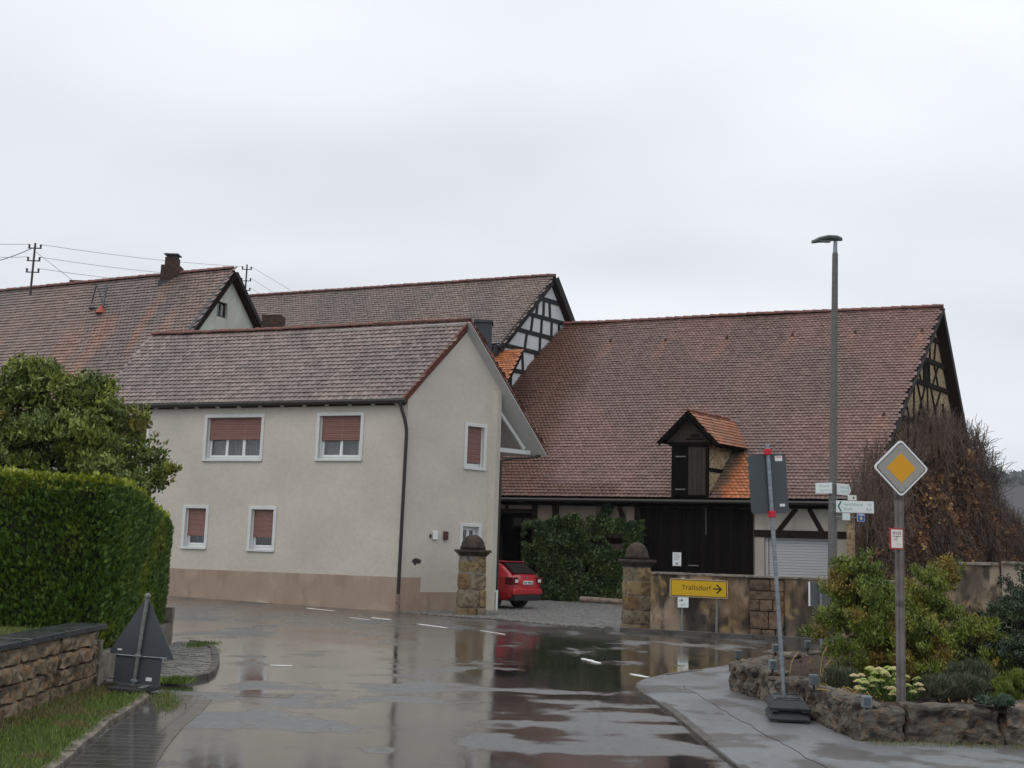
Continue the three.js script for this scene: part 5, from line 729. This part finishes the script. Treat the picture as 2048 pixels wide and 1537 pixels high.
shrub('dark_evergreen', 'dense dark evergreen shrub at the right edge of the planter', [7.0, 0.3, -14.8], [[6.55, 0.8, -14.7, 0.55, 0.65, 0.5], [7.3, 0.95, -14.9, 0.75, 0.8, 0.6], [7.2, 1.45, -15.1, 0.45, 0.35, 0.4], [6.25, 0.55, -13.9, 0.4, 0.4, 0.4]], 4600, sprigB, (p) => { const n = noise(p.x * 5, p.y * 5 + p.z); return green(lerp(0.02, 0.05, n), lerp(0.04, 0.075, n), lerp(0.022, 0.03, n), 0.3); });
srand(513); shrub('heather_cushion', 'rounded yellow-green cushion plant at the right edge of the bed', [5.5, 0.32, -11.9], [[5.5, 0.48, -11.85, 0.42, 0.17, 0.3], [5.85, 0.52, -11.9, 0.35, 0.18, 0.3]], 3000, sprigG(8, 0.008, 0.05, 0.02, 1), () => green(0.13, 0.17, 0.02, 0.3), M.leaf, 0.5);
srand(514); shrub('lavender', 'low grey-green lavender tufts between the stonecrop and the cushion plant', [4.75, 0.32, -12.0], [[4.6, 0.42, -11.95, 0.2, 0.13, 0.18], [4.95, 0.42, -12.05, 0.28, 0.14, 0.2], [5.2, 0.46, -12.6, 0.3, 0.2, 0.25], [3.75, 0.42, -12.6, 0.2, 0.12, 0.2]], 1700, sprigG(8, 0.008, 0.09, 0.02, 1), () => green(0.085, 0.095, 0.055, 0.3), M.leaf, 0.45);
srand(515); shrub('juniper_tuft', 'small blue-green juniper tuft hanging over the front planter stones', [4.85, 0.38, -11.25], [[4.8, 0.42, -11.2, 0.1, 0.05, 0.09], [4.95, 0.43, -11.18, 0.09, 0.06, 0.1]], 420, sprigG(9, 0.01, 0.035, 0.015, 0.8), () => green(0.075, 0.125, 0.08, 0.3));
{ // stonecrop with pale flower heads
  const S = thing('stonecrop', 'stonecrop clump with creamy flat flower heads beside the sign post', 'plant', [4.1, 0.32, -12.0]); srand(521);
  const stem = [], lp = [], head = [], dome = [];
  const hg = (x, y, z, r) => { for (let k = 0; k < 26; k++) { const a = k * 2.4, q = Math.sqrt(k / 26) * r; head.push(new THREE.IcosahedronGeometry(r * 0.2, 0).translate(x + Math.cos(a) * q, y + 0.25 * r * (1 - (q / r) ** 2) * 2 + rr(-0.003, 0.003), z + Math.sin(a) * q)); } };
  const tones = [std(hx('#c9bf92'), 0.8), std(hx('#b9b877'), 0.8), std(hx('#a3ae62'), 0.8)];
  for (let i = 0; i < 70; i++) { const a = rr(0, 6.28), q = Math.sqrt(rnd()), x = 4.08 + Math.cos(a) * q * 0.4, z = -12.02 + Math.sin(a) * q * 0.28, h = 0.32 + (1 - q * q * 0.6) * rr(0.14, 0.42), bx = lerp(4.1, x, 0.55), bz = lerp(-12.02, z, 0.55); stem.push(tube([[bx, 0.3, bz], [lerp(bx, x, 0.6), lerp(0.3, h, 0.6), lerp(bz, z, 0.6)], [x, h, z]], 0.005, 6, 4)); for (let k = 0; k < 9; k++) { const t = rr(0.25, 0.9); lp.push(V3(lerp(bx, x, t) + rr(-0.015, 0.015), lerp(0.3, h, t), lerp(bz, z, t) + rr(-0.015, 0.015))); } head.length = 0; hg(x, h, z, rr(0.028, 0.05)); part(S, 'flower_head', head, tones[Math.floor(rnd() * 3)]); }
  part(S, 'stems', stem, std(hx('#6d8a3c'), 0.7)); foliage(S, 'leaves', leafG(0.025, 0.05), lp, () => green(0.07, 0.14, 0.03, 0.3));
}
{ // --- ivy on the barn wall
  const I = thing('ivy', 'dark green ivy mass climbing the barn wall beside the gate', 'ivy', [2.5, 0, -41.6]); srand(531);
  const a = 21 * Math.PI / 180, o = V3(6.23, 0, -40.75), e = V3(Math.cos(a), 0, Math.sin(a)), nz = V3(-Math.sin(a), 0, Math.cos(a)), pts = [];
  const top = (s) => 3.0 + 0.5 * (noise(s * 1.3 + 3, 2) - 0.5) + 0.3 * (noise(s * 4, 7) - 0.5);
  for (let i = 0; i < 6500; i++) { const s = rr(-5.85, -1.2), y = rr(0, 3.4), gap = fbm(s * 0.9 + 4, y * 0.9 + 8, 3); if (y > top(s) || gap > 0.7 || (s < -5.2 && y < 1.3)) continue; const d = 0.1 + 0.5 * fbm(s * 1.4 + 9, y * 1.4, 3) + rr(0, 0.12) + (y < 0.8 ? 0.3 * (0.8 - y) : 0); const p = o.clone().addScaledVector(e, s).addScaledVector(nz, d); p.y = y; p.s = s; pts.push(p); }
  for (let i = 0; i < 260; i++) { const t = rnd(), s = lerp(-3.2, -2.6, t) + gauss() * 0.12, p = o.clone().addScaledVector(e, s).addScaledVector(nz, 0.12); p.y = lerp(2.4, 3.55, t) + gauss() * 0.1; pts.push(p); }
  foliage(I, 'leaves', sprigG(5, 0.1, 0.12, 0.09, 0.4), pts, (p) => { const n = noise(p.x * 2, p.y * 2.5); return green(lerp(0.024, 0.07, n), lerp(0.055, 0.11, n), 0.02, 0.35); });
  const st = []; for (let k = 0; k < 14; k++) { const s = rr(-5, -1.6), q = (ss, y, d) => { const p = o.clone().addScaledVector(e, ss).addScaledVector(nz, d); return [p.x, y, p.z]; }; st.push(tube([q(s, 0, 0.12), q(s + rr(-0.3, 0.3), 1, 0.1), q(s + rr(-0.5, 0.5), 2, 0.08), q(s + rr(-0.6, 0.6), 2.7, 0.05)], 0.02, 12, 5)); } part(I, 'stems', st, M.bark);
  single('log', 'old weathered log lying along the cobbles under the ivy', 'log', [tube([[2.75, 0.13, -40.9], [3.4, 0.12, -40.55], [4.3, 0.1, -40.1], [5.0, 0.1, -39.85]], 0.12, 20, 9)], M.castpipe, [3.8, 0, -40.4]);
}
{ // --- dead vine over the barn gable
  const Vn = thing('dead_vine', 'huge tangle of dead brown vine covering the barn gable foot', 'vine', [15, 0, -40]); srand(541);
  const m = frame([12.31, 0, -38.03], [0.6587, 0, -0.7524], [0.7524, 0, 0.6587]), pts = [], tw = [], tc = [], A = [], q = new THREE.Quaternion();
  const top = (s) => s < 2 ? lerp(4.0, 5.9, (s + 1.5) / 3.5) : s < 5.3 ? lerp(5.9, 7.6, (s - 2) / 3.3) : s < 9.6 ? 7.6 : s < 11 ? lerp(7.4, 6.2, (s - 9.6) / 1.4) : lerp(5.9, 3.4, (s - 11) / 6);
  const at = (s, y, d) => V3(s, y, d).applyMatrix4(m);
  for (let i = 0; i < 19000; i++) { const s = rr(-1.9, 17.5), T2 = top(s) + 0.5 * (noise(s * 2, 3) - 0.5), y = rr(0.8, T2), d = (s < 11 ? -0.5 : -0.6) + (0.3 + 1.5 * fbm(s * 0.9 + 3, y * 0.9, 3)) * sstep(0, 1.5, T2 - y + 0.3) + rr(0, 0.15) + (s < 0.2 ? 0.4 : 0); const f = fbm(s * 0.8 + 40, y * 0.8, 3); const p = at(s, y, d);
    if (T2 - y > 1.6 && rnd() < sstep(0.3, 0.55, f) * 0.95 + 0.3) pts.push(p); 
    const l = rr(0.3, 0.9), up = T2 - y < 1.3; tw.push(new THREE.Matrix4().compose(p, q.setFromEuler(new THREE.Euler(rr(-0.5, 0.5) + (up && rnd() < 0.5 ? 0 : Math.PI), rr(0, 6.28), rr(-0.7, 0.7))), V3(1, l, 1))); const v = rr(0.5, 1.3); tc.push(lin(0.15 * v, 0.105 * v, 0.085 * v)); }
  for (let i = 0; i < 900; i++) { const s = rr(10.4, 13), p = at(s, top(s) + rr(-0.6, 0.5), rr(-0.4, 0.5)); tw.push(new THREE.Matrix4().compose(p, q.setFromEuler(new THREE.Euler(rr(-0.9, 0.9), rr(0, 6.28), rr(-1.4, 0.2))), V3(1, rr(0.5, 1.3), 1))); tc.push(lin(0.1, 0.085, 0.075)); }
  copies(Vn, 'twigs', prep(tube([[0, 0, 0], [0.06, 0.4, 0.02], [0.0, 0.75, 0.06], [0.08, 1, 0.0]], 0.009, 5, 3)), M.leafdry, tw, tc);
  foliage(Vn, 'withered_leaves', sprigG(4, 0.11, 0.14, 0.1, 0.2), pts, (p) => { const n = noise(p.x * 2.3, p.y * 2.3); return rnd() < 0.12 ? green(0.42, 0.27, 0.12, 0.25) : green(lerp(0.13, 0.28, n), lerp(0.075, 0.135, n), lerp(0.05, 0.065, n), 0.4); }, [0.9, 1.6], M.leafdry, 1.6);
  const tr = []; for (let k = 0; k < 16; k++) { const s = rr(0, 14), T2 = top(s); const c = [0, 0.35, 0.7, 1].map((t) => { const p = at(s + gauss() * 0.7 * t, lerp(0.1, T2 - 0.5, t), 0.2 + rr(0, 0.6) * (1 - t)); return [p.x, p.y, p.z]; }); tr.push(tube(c, 0.045, 14, 5)); } part(Vn, 'stems', tr, M.bark);
}
{ // small shed behind the vine, far hillside, a roof further off
  const S = thing('shed', 'small flat-roofed shed half hidden by the dead vine at far right', 'shed', [21.5, 0, -50]), m = yaw([19.6, 0, -49.5], -8); part(S, 'wall', box(0, 2.2, -0.1, 5.3, -4, 0), M.greywood, m); part(S, 'roof', slab([[-0.3, 6.1], [2.3, 5.75], [2.3, 5.87], [-0.3, 6.22]], -4.3, 0.35), M.lead, m);
  const F = thing('distant_house', 'far-off house roof peeping past the dead vine', 'house', [70, 0, -150]); part(F, 'wall', box(64, 86, 0, 8, -160, -150), M.gablewall); part(F, 'roof', slab([[-5.5, 8], [5.5, 8], [0, 13]], 0, 22).rotateY(Math.PI / 2).translate(64, 0, -155), std(hx('#5d5a5e'), 0.8));
}
{ const Hl = setting('hill', [0, 0, 0]); Hl.scale.setScalar(2.5); const g = new THREE.PlaneGeometry(900, 300, 80, 30), p = g.attributes.position; g.rotateX(-Math.PI / 2); for (let i = 0; i < p.count; i++) { const x = p.getX(i) + 330, z = p.getZ(i) - 470, t = clamp((-z - 330) / 90); p.setXYZ(i, x, -0.5 + 29 * sm(t) * (0.85 + 0.3 * fbm(x * 0.006, z * 0.006, 3)) * sstep(-60, 160, x), z); } g.computeVertexNormals(); part(Hl, 'slope', g, std(hx('#3d4a2c'), 0.95, { map: T.soil }));
  const hy = (x, z) => -0.5 + 29 * sm(clamp((-z - 330) / 90)) * (0.85 + 0.3 * fbm(x * 0.006, z * 0.006, 3)) * sstep(-60, 160, x);
  srand(551); const crown = sprigG(60, 1.3, 1.7, 2.2, 0.3); const W = new THREE.Group(); W.name = 'far_wood'; W.userData = { label: 'distant wooded hillside fading in the rain haze at far right', category: 'wood', kind: 'stuff' }; W.position.set(180, 0, -400); scene.add(W); const ms = [], cs = []; for (let i = 0; i < 1500; i++) { const x = rr(120, 300), z = -rr(335, 440), s = rr(0.9, 1.7); ms.push(place(V3(x, hy(x, z) + 2.5 * s, z), s, 0.4)); cs.push(green(0.035, 0.055, 0.03, 0.4)); } copies(W, 'trees', crown, M.leaf, ms, cs); W.position.multiplyScalar(2.5); W.scale.setScalar(2.5); }

// ---------------------------------------------------------------- left side: wall, lawn, hedge, tree, sign
{
  const W = thing('garden_block_wall', 'low split-block retaining wall with dark slate coping at the left', 'wall', [-4.8, 0, -11]), m = frame([-4.56, 0, -6.5], [-0.0415, 0, -0.999], [0.999, 0, -0.0415]); srand(601);
  part(W, 'core', box(0, 7, -0.1, 0.7, -0.3, -0.035), M.mortar, m);
  const H = [0.0, 0.17, 0.345, 0.52, 0.69]; for (let r = 0; r < 4; r++) { let x = 0; while (x < 6.9) { let l = rr(0.75, 1.25); if (x < 5.65 && x + l > 5.5) l = 5.65 - x; const x1 = Math.min(x + l, 6.95); if (x1 - x > 0.08) part(W, 'block', blob(x + 0.004 + (Math.abs(x - 5.65) < 0.01 ? 0.05 : 0), x1 - 0.004, H[r] + 0.006, H[r + 1] - 0.006, -0.12, 0.02 + rnd() * 0.02, 0.06, rnd() * 90, 11, 9), M.block[Math.floor(rnd() * 3)], m); x = x1; } }
  let x = -0.02; while (x < 6.9) { const l = 1.18; part(W, 'coping_slab', rbox(x + 0.002, x + l - 0.003, 0.695, 0.76 - rnd() * 0.004, -0.36, 0.07, 0.008), M.slate, m); x += l; }
  const L = setting('lawn'); part(L, 'turf', flat([[-5.1, -13.5], [-4.85, -6], [-30, -6], [-30, -14.6], [-5.2, -14.6]], 0.3, 0.33), std(hx('#4d5c22'), 0.95, { map: T.soil }));
  const K = thing('low_garden_wall', 'low concrete wall under the hedge behind the triangular sign', 'wall', [-5.3, 0, -16.5]); const mk = frame([-4.86, 0, -13.6], [-0.155, 0, -0.988], [0.988, 0, -0.155]); part(K, 'kerb_wall', box(0, 6.3, -0.1, 0.36, -0.3, 0), M.concrete, mk); part(K, 'end_post', box(-0.16, -0.004, -0.1, 0.56, -0.28, 0.03), M.concrete, mk); part(K, 'far_post', box(5.9, 6.2, 0.361, 0.62, -0.2, 0.02), M.concrete, mk);
}
const edgeL = [[-3.05, -5], [-3.2, -7], [-3.42, -8.84], [-3.6, -9.8], [-3.78, -10.9], [-3.86, -11.8], [-4.0, -12.75], [-4.3, -13.2]];
{ // verge: grass strip, stone edging, gutter paving and the cobbled bulge
  const Vg = setting('verge'); part(Vg, 'turf', flat([...edgeL, [-4.84, -13.45], [-4.5, -5]], -0.1, 0.135), std(hx('#4a5522'), 0.95, { map: T.soil }));
  srand(611); for (let i = 0; i < edgeL.length - 1; i++) { const [x0, z0] = edgeL[i], [x1, z1] = edgeL[i + 1], L = Math.hypot(x1 - x0, z1 - z0), n = Math.max(1, Math.round(L / 0.5)); for (let k = 0; k < n; k++) { const m = frame([lerp(x0, x1, k / n), 0, lerp(z0, z1, k / n)], [x1 - x0, 0, z1 - z0], [-(z1 - z0), 0, x1 - x0]); part(Vg, 'edging_stone', blob(0.01, L / n - 0.01, -0.06, 0.045 + rnd() * 0.012, -0.06, 0.05, 0.02, rnd() * 60, 3), M.concrete, m); } }
  const gut = setting('gutter_paving'), sg = metreUV(prep(new RoundedBoxGeometry(0.1635, 0.05, 0.1635, 1, 0.004))), ms = [], cs = [];
  for (let r = 0; r < 52; r++) for (let k = 0; k < 4; k++) { const z = -5 - r * 0.165, i = edgeL.findIndex(([, zz]) => zz < z), [x0, z0] = edgeL[Math.max(0, i - 1)], [x1, z1] = edgeL[Math.max(1, i)], ex = lerp(x0, x1, clamp((z - z0) / (z1 - z0))); ms.push(new THREE.Matrix4().compose(V3(ex + 0.16 + k * 0.165, -0.021 + rr(-0.0006, 0.0006), z), new THREE.Quaternion().setFromEuler(new THREE.Euler(rr(-0.002, 0.002), 0.06, rr(-0.002, 0.002))), V3(1, 1, 1))); const v = rr(0.06, 0.085); cs.push(lin(v, v * 0.94, v * 0.88)); } copies(gut, 'pavers', sg, std(0xffffff, 0.16, { roughnessMap: T.rough }), ms, cs);
  const bul = setting('cobbled_bulge'), bp = [[-5.7, -19.7], [-5.46, -19.77], [-5.1, -19.3], [-4.75, -18.5], [-4.4, -17.3], [-4.12, -16.2], [-3.93, -15.26], [-3.9, -14.8], [-4.05, -14.3], [-4.4, -14.0], [-4.86, -13.8]]; part(bul, 'bedding', flat(bp, -0.08, 0.11), std(hx('#57503f'), 0.8, { map: T.soil }));
  srand(612); const m2 = [], c2 = []; for (let r = 0; r < 60; r++) for (let k = 0; k < 20; k++) { const x = -5.8 + k * 0.11 + (r % 2) * 0.05 + rr(-0.008, 0.008), z = -13.7 - r * 0.108; if (!insidePoly(x, z, bp)) continue; m2.push(new THREE.Matrix4().compose(V3(x, 0.02 + rr(-0.006, 0.006), z), new THREE.Quaternion().setFromEuler(new THREE.Euler(0, rr(-0.2, 0.2), 0)), V3(0.62, 1, 0.62))); const v = rr(0.13, 0.24); c2.push(lin(v, v * 0.96, v * 0.9)); } copies(bul, 'setts', sg, std(0xffffff, 0.4), m2, c2);
  for (let i = 1; i < bp.length - 2; i++) { const [x0, z0] = bp[i], [x1, z1] = bp[i + 1], L = Math.hypot(x1 - x0, z1 - z0), m = frame([x0, 0, z0], [x1 - x0, 0, z1 - z0], [-(z1 - z0), 0, x1 - x0]); part(bul, 'kerb_stone', blob(0.006, L - 0.006, -0.08, 0.07, -0.05, 0.06, 0.015, i * 11, 3), M.kerb, m); }
  // grass blades
  srand(613); const blade = leafG(0.008, 0.075, 0.15); const gm = [], gc = []; const put = (x, y, z, s, dry) => { gm.push(new THREE.Matrix4().compose(V3(x, y, z), new THREE.Quaternion().setFromEuler(new THREE.Euler(rr(-0.6, 0.6), rr(0, 6.28), rr(-0.6, 0.6))), V3(s * 1.2, s, s))); gc.push(dry ? green(0.19, 0.15, 0.055, 0.35) : green(0.12, 0.18, 0.026, 0.4)); };
  const vp = [...edgeL, [-4.8, -13.4], [-4.55, -5]]; for (let i = 0; i < 26000; i++) { const x = rr(-4.85, -3.1), z = -rr(7, 13.5); if (!insidePoly(x, z, vp)) continue; const n = fbm(x * 1.5, z * 1.5, 3), near = x + 4.75; put(x, 0.03, z, rr(0.4, 0.95), n > 0.56 || (near < 0.35 && rnd() < 0.7)); }
  const G = new THREE.Group(); G.name = 'grass'; G.userData = { label: 'short wet grass on the verge and in paving joints', category: 'grass', kind: 'stuff' }; scene.add(G);
  for (let i = 0; i < 700; i++) { put(-4.05 + gauss() * 0.22, 0.02, -14.05 + gauss() * 0.16, rr(0.6, 1.6), false); put(-5.1 + gauss() * 0.25, 0.03, -19.0 + gauss() * 0.5, rr(0.6, 1.3), false); }
  for (let i = 0; i < 900; i++) { const t = rnd(), x = lerp(-3.95, -3.5, t) + gauss() * 0.1, z = lerp(-13.2, -12.0, t) + gauss() * 0.35; put(x, 0.0, z, rr(0.4, 0.9), rnd() < 0.3); }
  for (let i = 0; i < 9000; i++) put(rr(-9.5, -5.15), 0.62, -rr(10, 14), rr(0.5, 1.0), rnd() < 0.15);
  for (let i = 0; i < 1400; i++) { const t = rnd(); put(lerp(3.5, 7, t) , 0.03, -rr(10.85, 11.12) , rr(0.3, 0.7), rnd() < 0.5); }
  copies(G, 'blades', blade, M.leaf, gm, gc);
}
{ // --- clipped hedge
  const Hg = thing('hedge', 'tall clipped green conifer hedge rounding the corner at left', 'hedge', [-7, 0.3, -15]); srand(621);
  const foot = [[-16, -14.7], [-5.55, -14.15], [-5.2, -14.3], [-5.1, -14.8], [-5.4, -16.5], [-5.75, -18.6], [-6.0, -19.7], [-6.6, -20.2], [-7.4, -19.6], [-7.0, -16.2], [-16, -16.6]];
  const topAt = (x, z) => lerp(2.76, 2.56, sstep(-9, -5.5, x)) - 0.36 * sstep(15, 19.6, -z);
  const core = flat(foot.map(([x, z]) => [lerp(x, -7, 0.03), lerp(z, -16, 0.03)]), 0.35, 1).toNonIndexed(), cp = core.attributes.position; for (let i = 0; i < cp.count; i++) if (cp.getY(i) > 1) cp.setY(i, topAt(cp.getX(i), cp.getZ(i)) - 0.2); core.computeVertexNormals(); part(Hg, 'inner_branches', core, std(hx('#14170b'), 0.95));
  const pts = []; const per = []; let tot = 0; for (let i = 0; i < 9; i++) { const [x0, z0] = foot[i], [x1, z1] = foot[i + 1]; if (i > 7) break; const L = Math.hypot(x1 - x0, z1 - z0); per.push([x0, z0, x1, z1, L, tot]); tot += L; }
  const push = (x, y, z, nx, nz, ny) => { const b = 0.1 * (fbm((x + z) * 2.2, y * 2.2 + x, 3) - 0.5) + rr(-0.07, 0.03); const p = V3(x + nx * b, y + ny * b, z + nz * b); p.n = [nx, ny, nz]; pts.push(p); };
  for (let i = 0; i < 52000; i++) { const s = rr(5.0, tot); const k = per.find((q) => s < q[5] + q[4]); if (!k) continue; const t = (s - k[5]) / k[4], x = lerp(k[0], k[2], t), z = lerp(k[1], k[3], t), nx = -(k[3] - k[1]) / k[4], nz = (k[2] - k[0]) / k[4], T2 = topAt(x, z), y = rr(0.36, T2), rd = T2 - y < 0.25 ? -0.2 * (1 - Math.sqrt(1 - ((0.25 - (T2 - y)) / 0.25) ** 2)) : 0; push(x + nx * rd, y, z + nz * rd, nx, nz, 0.2); }
  for (let i = 0; i < 24000; i++) { const x = rr(-14, -5.1), z = -rr(14.1, 20.1); if (!insidePoly(x, z, foot)) continue; push(x, topAt(x, z) - 0.02, z, 0, 0, 1); }
  const spray = (() => { const l = []; for (let i = 0; i < 9; i++) { const g = leafG(0.014, 0.05, 0.1); g.rotateZ((i - 4) * 0.27); g.translate((i - 4) * 0.004, Math.abs(i - 4) * -0.004 + 0.01, rr(-0.006, 0.006)); l.push(g); } return mg(l); })();
  const q = new THREE.Quaternion(), ms = [], cs = []; for (const p of pts) { const d = V3(p.n[0] * 0.7 + rr(-0.5, 0.5), 0.75 + rr(-0.2, 0.5) , p.n[2] * 0.7 + rr(-0.5, 0.5)).normalize(); q.setFromUnitVectors(UPV, d); const q2 = q.clone().multiply(new THREE.Quaternion().setFromAxisAngle(UPV, rr(0, 6.28))); const s = rr(0.65, 1.2); ms.push(new THREE.Matrix4().compose(p, q2, V3(s, s, s))); const n = fbm(p.x * 1.7 + p.z, p.y * 1.7, 3), young = p.y > topAt(p.x, p.z) - 0.1 ? 1 : sstep(0.55, 0.75, n) * 0.5; cs.push(green(lerp(0.085, 0.26, young), lerp(0.15, 0.3, young), lerp(0.018, 0.02, young), 0.35)); }
  copies(Hg, 'foliage', spray, M.leaf, ms, cs);
}
{ // --- small tree behind the hedge
  const Tr = thing('fruit_tree', 'bushy small broad-leaved tree behind the clipped hedge', 'tree', [-9.6, 0, -22]); srand(631);
  part(Tr, 'trunk', [tube([[-9.6, 0, -22], [-9.55, 1.0, -22], [-9.5, 1.9, -22], [-9.45, 3.2, -22]], 0.12, 14, 8), ...Array.from({ length: 14 }, () => { const a = rr(0, 6.28), h = rr(1.5, 2.8), r = rr(1, 2.1); return tube([[-9.5, h, -22], [-9.5 + Math.cos(a) * r * 0.5, h + rr(0.5, 0.9), -22 + Math.sin(a) * r * 0.4], [-9.5 + Math.cos(a) * r, h + rr(0.7, 1.8), -22 + Math.sin(a) * r * 0.8]], 0.035, 10, 5); })], M.bark);
  const cl = []; const lobes = [[-10.6, 3.9, -22, 1.7, 1.3, 1.3], [-9.4, 4.1, -21.8, 1.15, 1.05, 1.1], [-9.4, 3.2, -21.7, 1.7, 1.0, 1.2], [-8.0, 3.6, -21.9, 0.9, 0.95, 0.9], [-7.9, 2.9, -21.6, 1.1, 0.7, 0.9], [-11.6, 3.6, -22.2, 1.4, 1.3, 1.2], [-9.7, 4.85, -22, 0.45, 0.45, 0.4], [-8.7, 3.9, -21.8, 0.9, 0.8, 0.9], [-10.2, 3.0, -21.6, 1.6, 0.8, 1.0], [-8.5, 4.5, -21.9, 0.4, 0.45, 0.4]];
  for (const [x, y, z, rx, ry, rz] of lobes) for (let k = 0; k < 34; k++) { const u = rr(-1, 1), a = rr(0, 6.28), s = Math.sqrt(1 - u * u), f = rr(0.5, 1.02); cl.push([x + rx * f * s * Math.cos(a), y + ry * f * u, z + rz * f * s * Math.sin(a), rr(0.16, 0.34)]); }
  for (let k = 0; k < 12; k++) cl.push([-7.25 + k * 0.06, 2.75 + 0.045 * k + rr(-0.1, 0.1), -21.6, 0.1]); for (let k = 0; k < 5; k++) cl.push([-7.15 + k * 0.05, 2.55 - 0.04 * k, -21.5, 0.09]);
  const pts = []; cl.forEach((c) => { const n = Math.round(30 * c[3] / 0.25); for (let i = 0; i < n; i++) { const p = V3(c[0] + gauss() * c[3], c[1] + gauss() * c[3] * 0.7, c[2] + gauss() * c[3]); p.k = c[3]; p.up = (p.y - c[1]) / c[3]; pts.push(p); } });
  foliage(Tr, 'crown', sprigG(5, 0.055, 0.1, 0.05, 0.5), pts, (p) => { const n = noise(p.x * 3, p.y * 3 + p.z), o = sstep(0.8, 0.92, noise(p.x * 2 + 9, p.y * 2 + 4)); return green(lerp(lerp(0.09, 0.22, n), 0.28, o * 0.6), lerp(lerp(0.14, 0.25, n), 0.18, o * 0.6), 0.034, 0.35); }, [0.8, 1.3]);
}
{ // --- triangular sign seen from behind on its foot
  const at = [-4.25, 0.05, -13.07], S = thing('triangle_sign', 'grey back of a triangular portable sign beside the block wall', 'road sign', at), m = frame([-4.25, 0, -13.07], [0.99, 0, 0.12], [-0.12, 0, 0.99]); m.multiply(new THREE.Matrix4().makeRotationZ(-0.035));
  const tri = new THREE.Shape(); tri.moveTo(-0.34, 0.44); tri.lineTo(0.41, 0.42); tri.quadraticCurveTo(0.43, 0.43, 0.41, 0.46); tri.lineTo(0.055, 1.07); tri.quadraticCurveTo(0.03, 1.1, 0.0, 1.07); tri.lineTo(-0.35, 0.48); tri.quadraticCurveTo(-0.36, 0.45, -0.34, 0.44);
  part(S, 'pole', [rod([0.045, 1.13, 0.0], [-0.01, 0.06, 0.0], 0.024, 0.024, 8)], M.galvdull, m); part(S, 'pole_cap', new THREE.SphereGeometry(0.035, 10, 8).translate(0.046, 1.12, 0), M.galvdull, m);
  part(S, 'triangle_panel', new THREE.ExtrudeGeometry(tri, { depth: 0.012, bevelEnabled: false }).translate(0, 0, -0.04), M.signback, m); part(S, 'lower_panel', plate(-0.275, 0.285, 0.12, 0.425, -0.042, -0.03, 0.012), M.signback, m); part(S, 'cross_bar', rod([-0.28, 0.43, -0.02], [0.35, 0.43, -0.02], 0.008), M.galv, m);
  part(S, 'clamp', [rbox(-0.03, 0.05, 0.42, 0.45, -0.03, 0.03, 0.006), rbox(-0.04, 0.04, 0.14, 0.17, -0.03, 0.03, 0.006)], M.galv, m); part(S, 'sticker', box(0.12, 0.19, 0.16, 0.2, -0.0295, -0.028), M.plastic, m); part(S, 'sticker', box(-0.26, -0.21, 0.48, 0.5, -0.0275, -0.026), M.plastic, m);
  const F = thing('sign_foot', 'flat black foot plate under the triangular sign on the grass', 'foot plate', [-4.27, 0.03, -13.07]); part(F, 'body', rbox(-0.22, 0.2, 0.035, 0.1, -0.3, 0.22, 0.02), M.recycled, m); part(F, 'edge_bar', rbox(0.14, 0.19, 0.1, 0.118, -0.28, 0.2, 0.006), M.galvdull, m);
}
// ---------------------------------------------------------------- roof masts and wires
function mast(label, x, y0, y1, z, arms) { const S = thing('roof_mast', label, 'utility mast', [x, y0, z], 'power masts on the roofs'); part(S, 'pole', cyl(0.045, 0.04, y1 - y0, x, y0, z, 8), M.gutter); for (const y of arms) { part(S, 'cross_arm', rbox(x - 0.26, x + 0.26, y - 0.02, y + 0.02, z - 0.02, z + 0.02, 0.005), M.gutter); for (const s of [-1, 1]) part(S, 'insulator', cyl(0.03, 0.045, 0.12, x + s * 0.22, y + 0.02, z, 8), M.brick2); } }
mast('tall power mast with insulators on the long house ridge at left', -18.5, 10.9, 12.95, -41.08, [12.75, 12.25, 11.8]);
mast('short power mast behind the pale gable', -13.7, 13.4, 15.85, -54.6, [15.6, 15.0, 14.5]);
{
  const wm = std(hx('#5c5f63'), 0.6); let k = 0; const wire = (label, a, b, sag, r = 0.008) => single('overhead_wire', label, 'wire', tube(Array.from({ length: 9 }, (_, i) => { const t = i / 8; return [lerp(a[0], b[0], t), lerp(a[1], b[1], t) - sag * 4 * t * (1 - t), lerp(a[2], b[2], t)]; }), r, 24, 4), wm, a, null, 'overhead wires');
  wire('uppermost wire between the two roof masts', [-18.28, 12.9, -41.08], [-13.9, 15.75, -54.6], 0.12); wire('second wire between the two roof masts', [-18.28, 12.4, -41.08], [-13.9, 15.15, -54.6], 0.14); wire('lowest wire between the two roof masts', [-18.28, 11.95, -41.08], [-13.9, 14.65, -54.6], 0.15);
  wire('uppermost wire leaving the tall mast to the left', [-18.72, 12.9, -41.08], [-24, 13.0, -41], 0.1); wire('thick sagging service cable at the far left', [-18.6, 12.75, -41.08], [-20.6, 12.05, -41.2], 0.08, 0.016); wire('lower wire leaving the tall mast to the left', [-18.72, 12.4, -41.08], [-24, 12.4, -41], 0.1); wire('stay wire slanting down right of the tall mast', [-18.45, 12.6, -41.1], [-16.8, 11.4, -41.6], 0.0); wire('wire running low along the ridge to the tall mast', [-18.5, 11.15, -41.08], [-22, 11.0, -41.4], 0.1);
  wire('upper wire slanting right from the short mast', [-13.48, 15.75, -54.6], [-9.5, 13.9, -58], 0.0); wire('middle wire slanting right from the short mast', [-13.48, 15.15, -54.6], [-9.9, 13.4, -58], 0.0); wire('bottom wire slanting right from the short mast', [-13.48, 14.65, -54.6], [-10.4, 13.3, -58], 0.0);
}
scene.fog = new THREE.FogExp2(0xe4e8ee, 0.0002);
renderer.render(scene, camera);
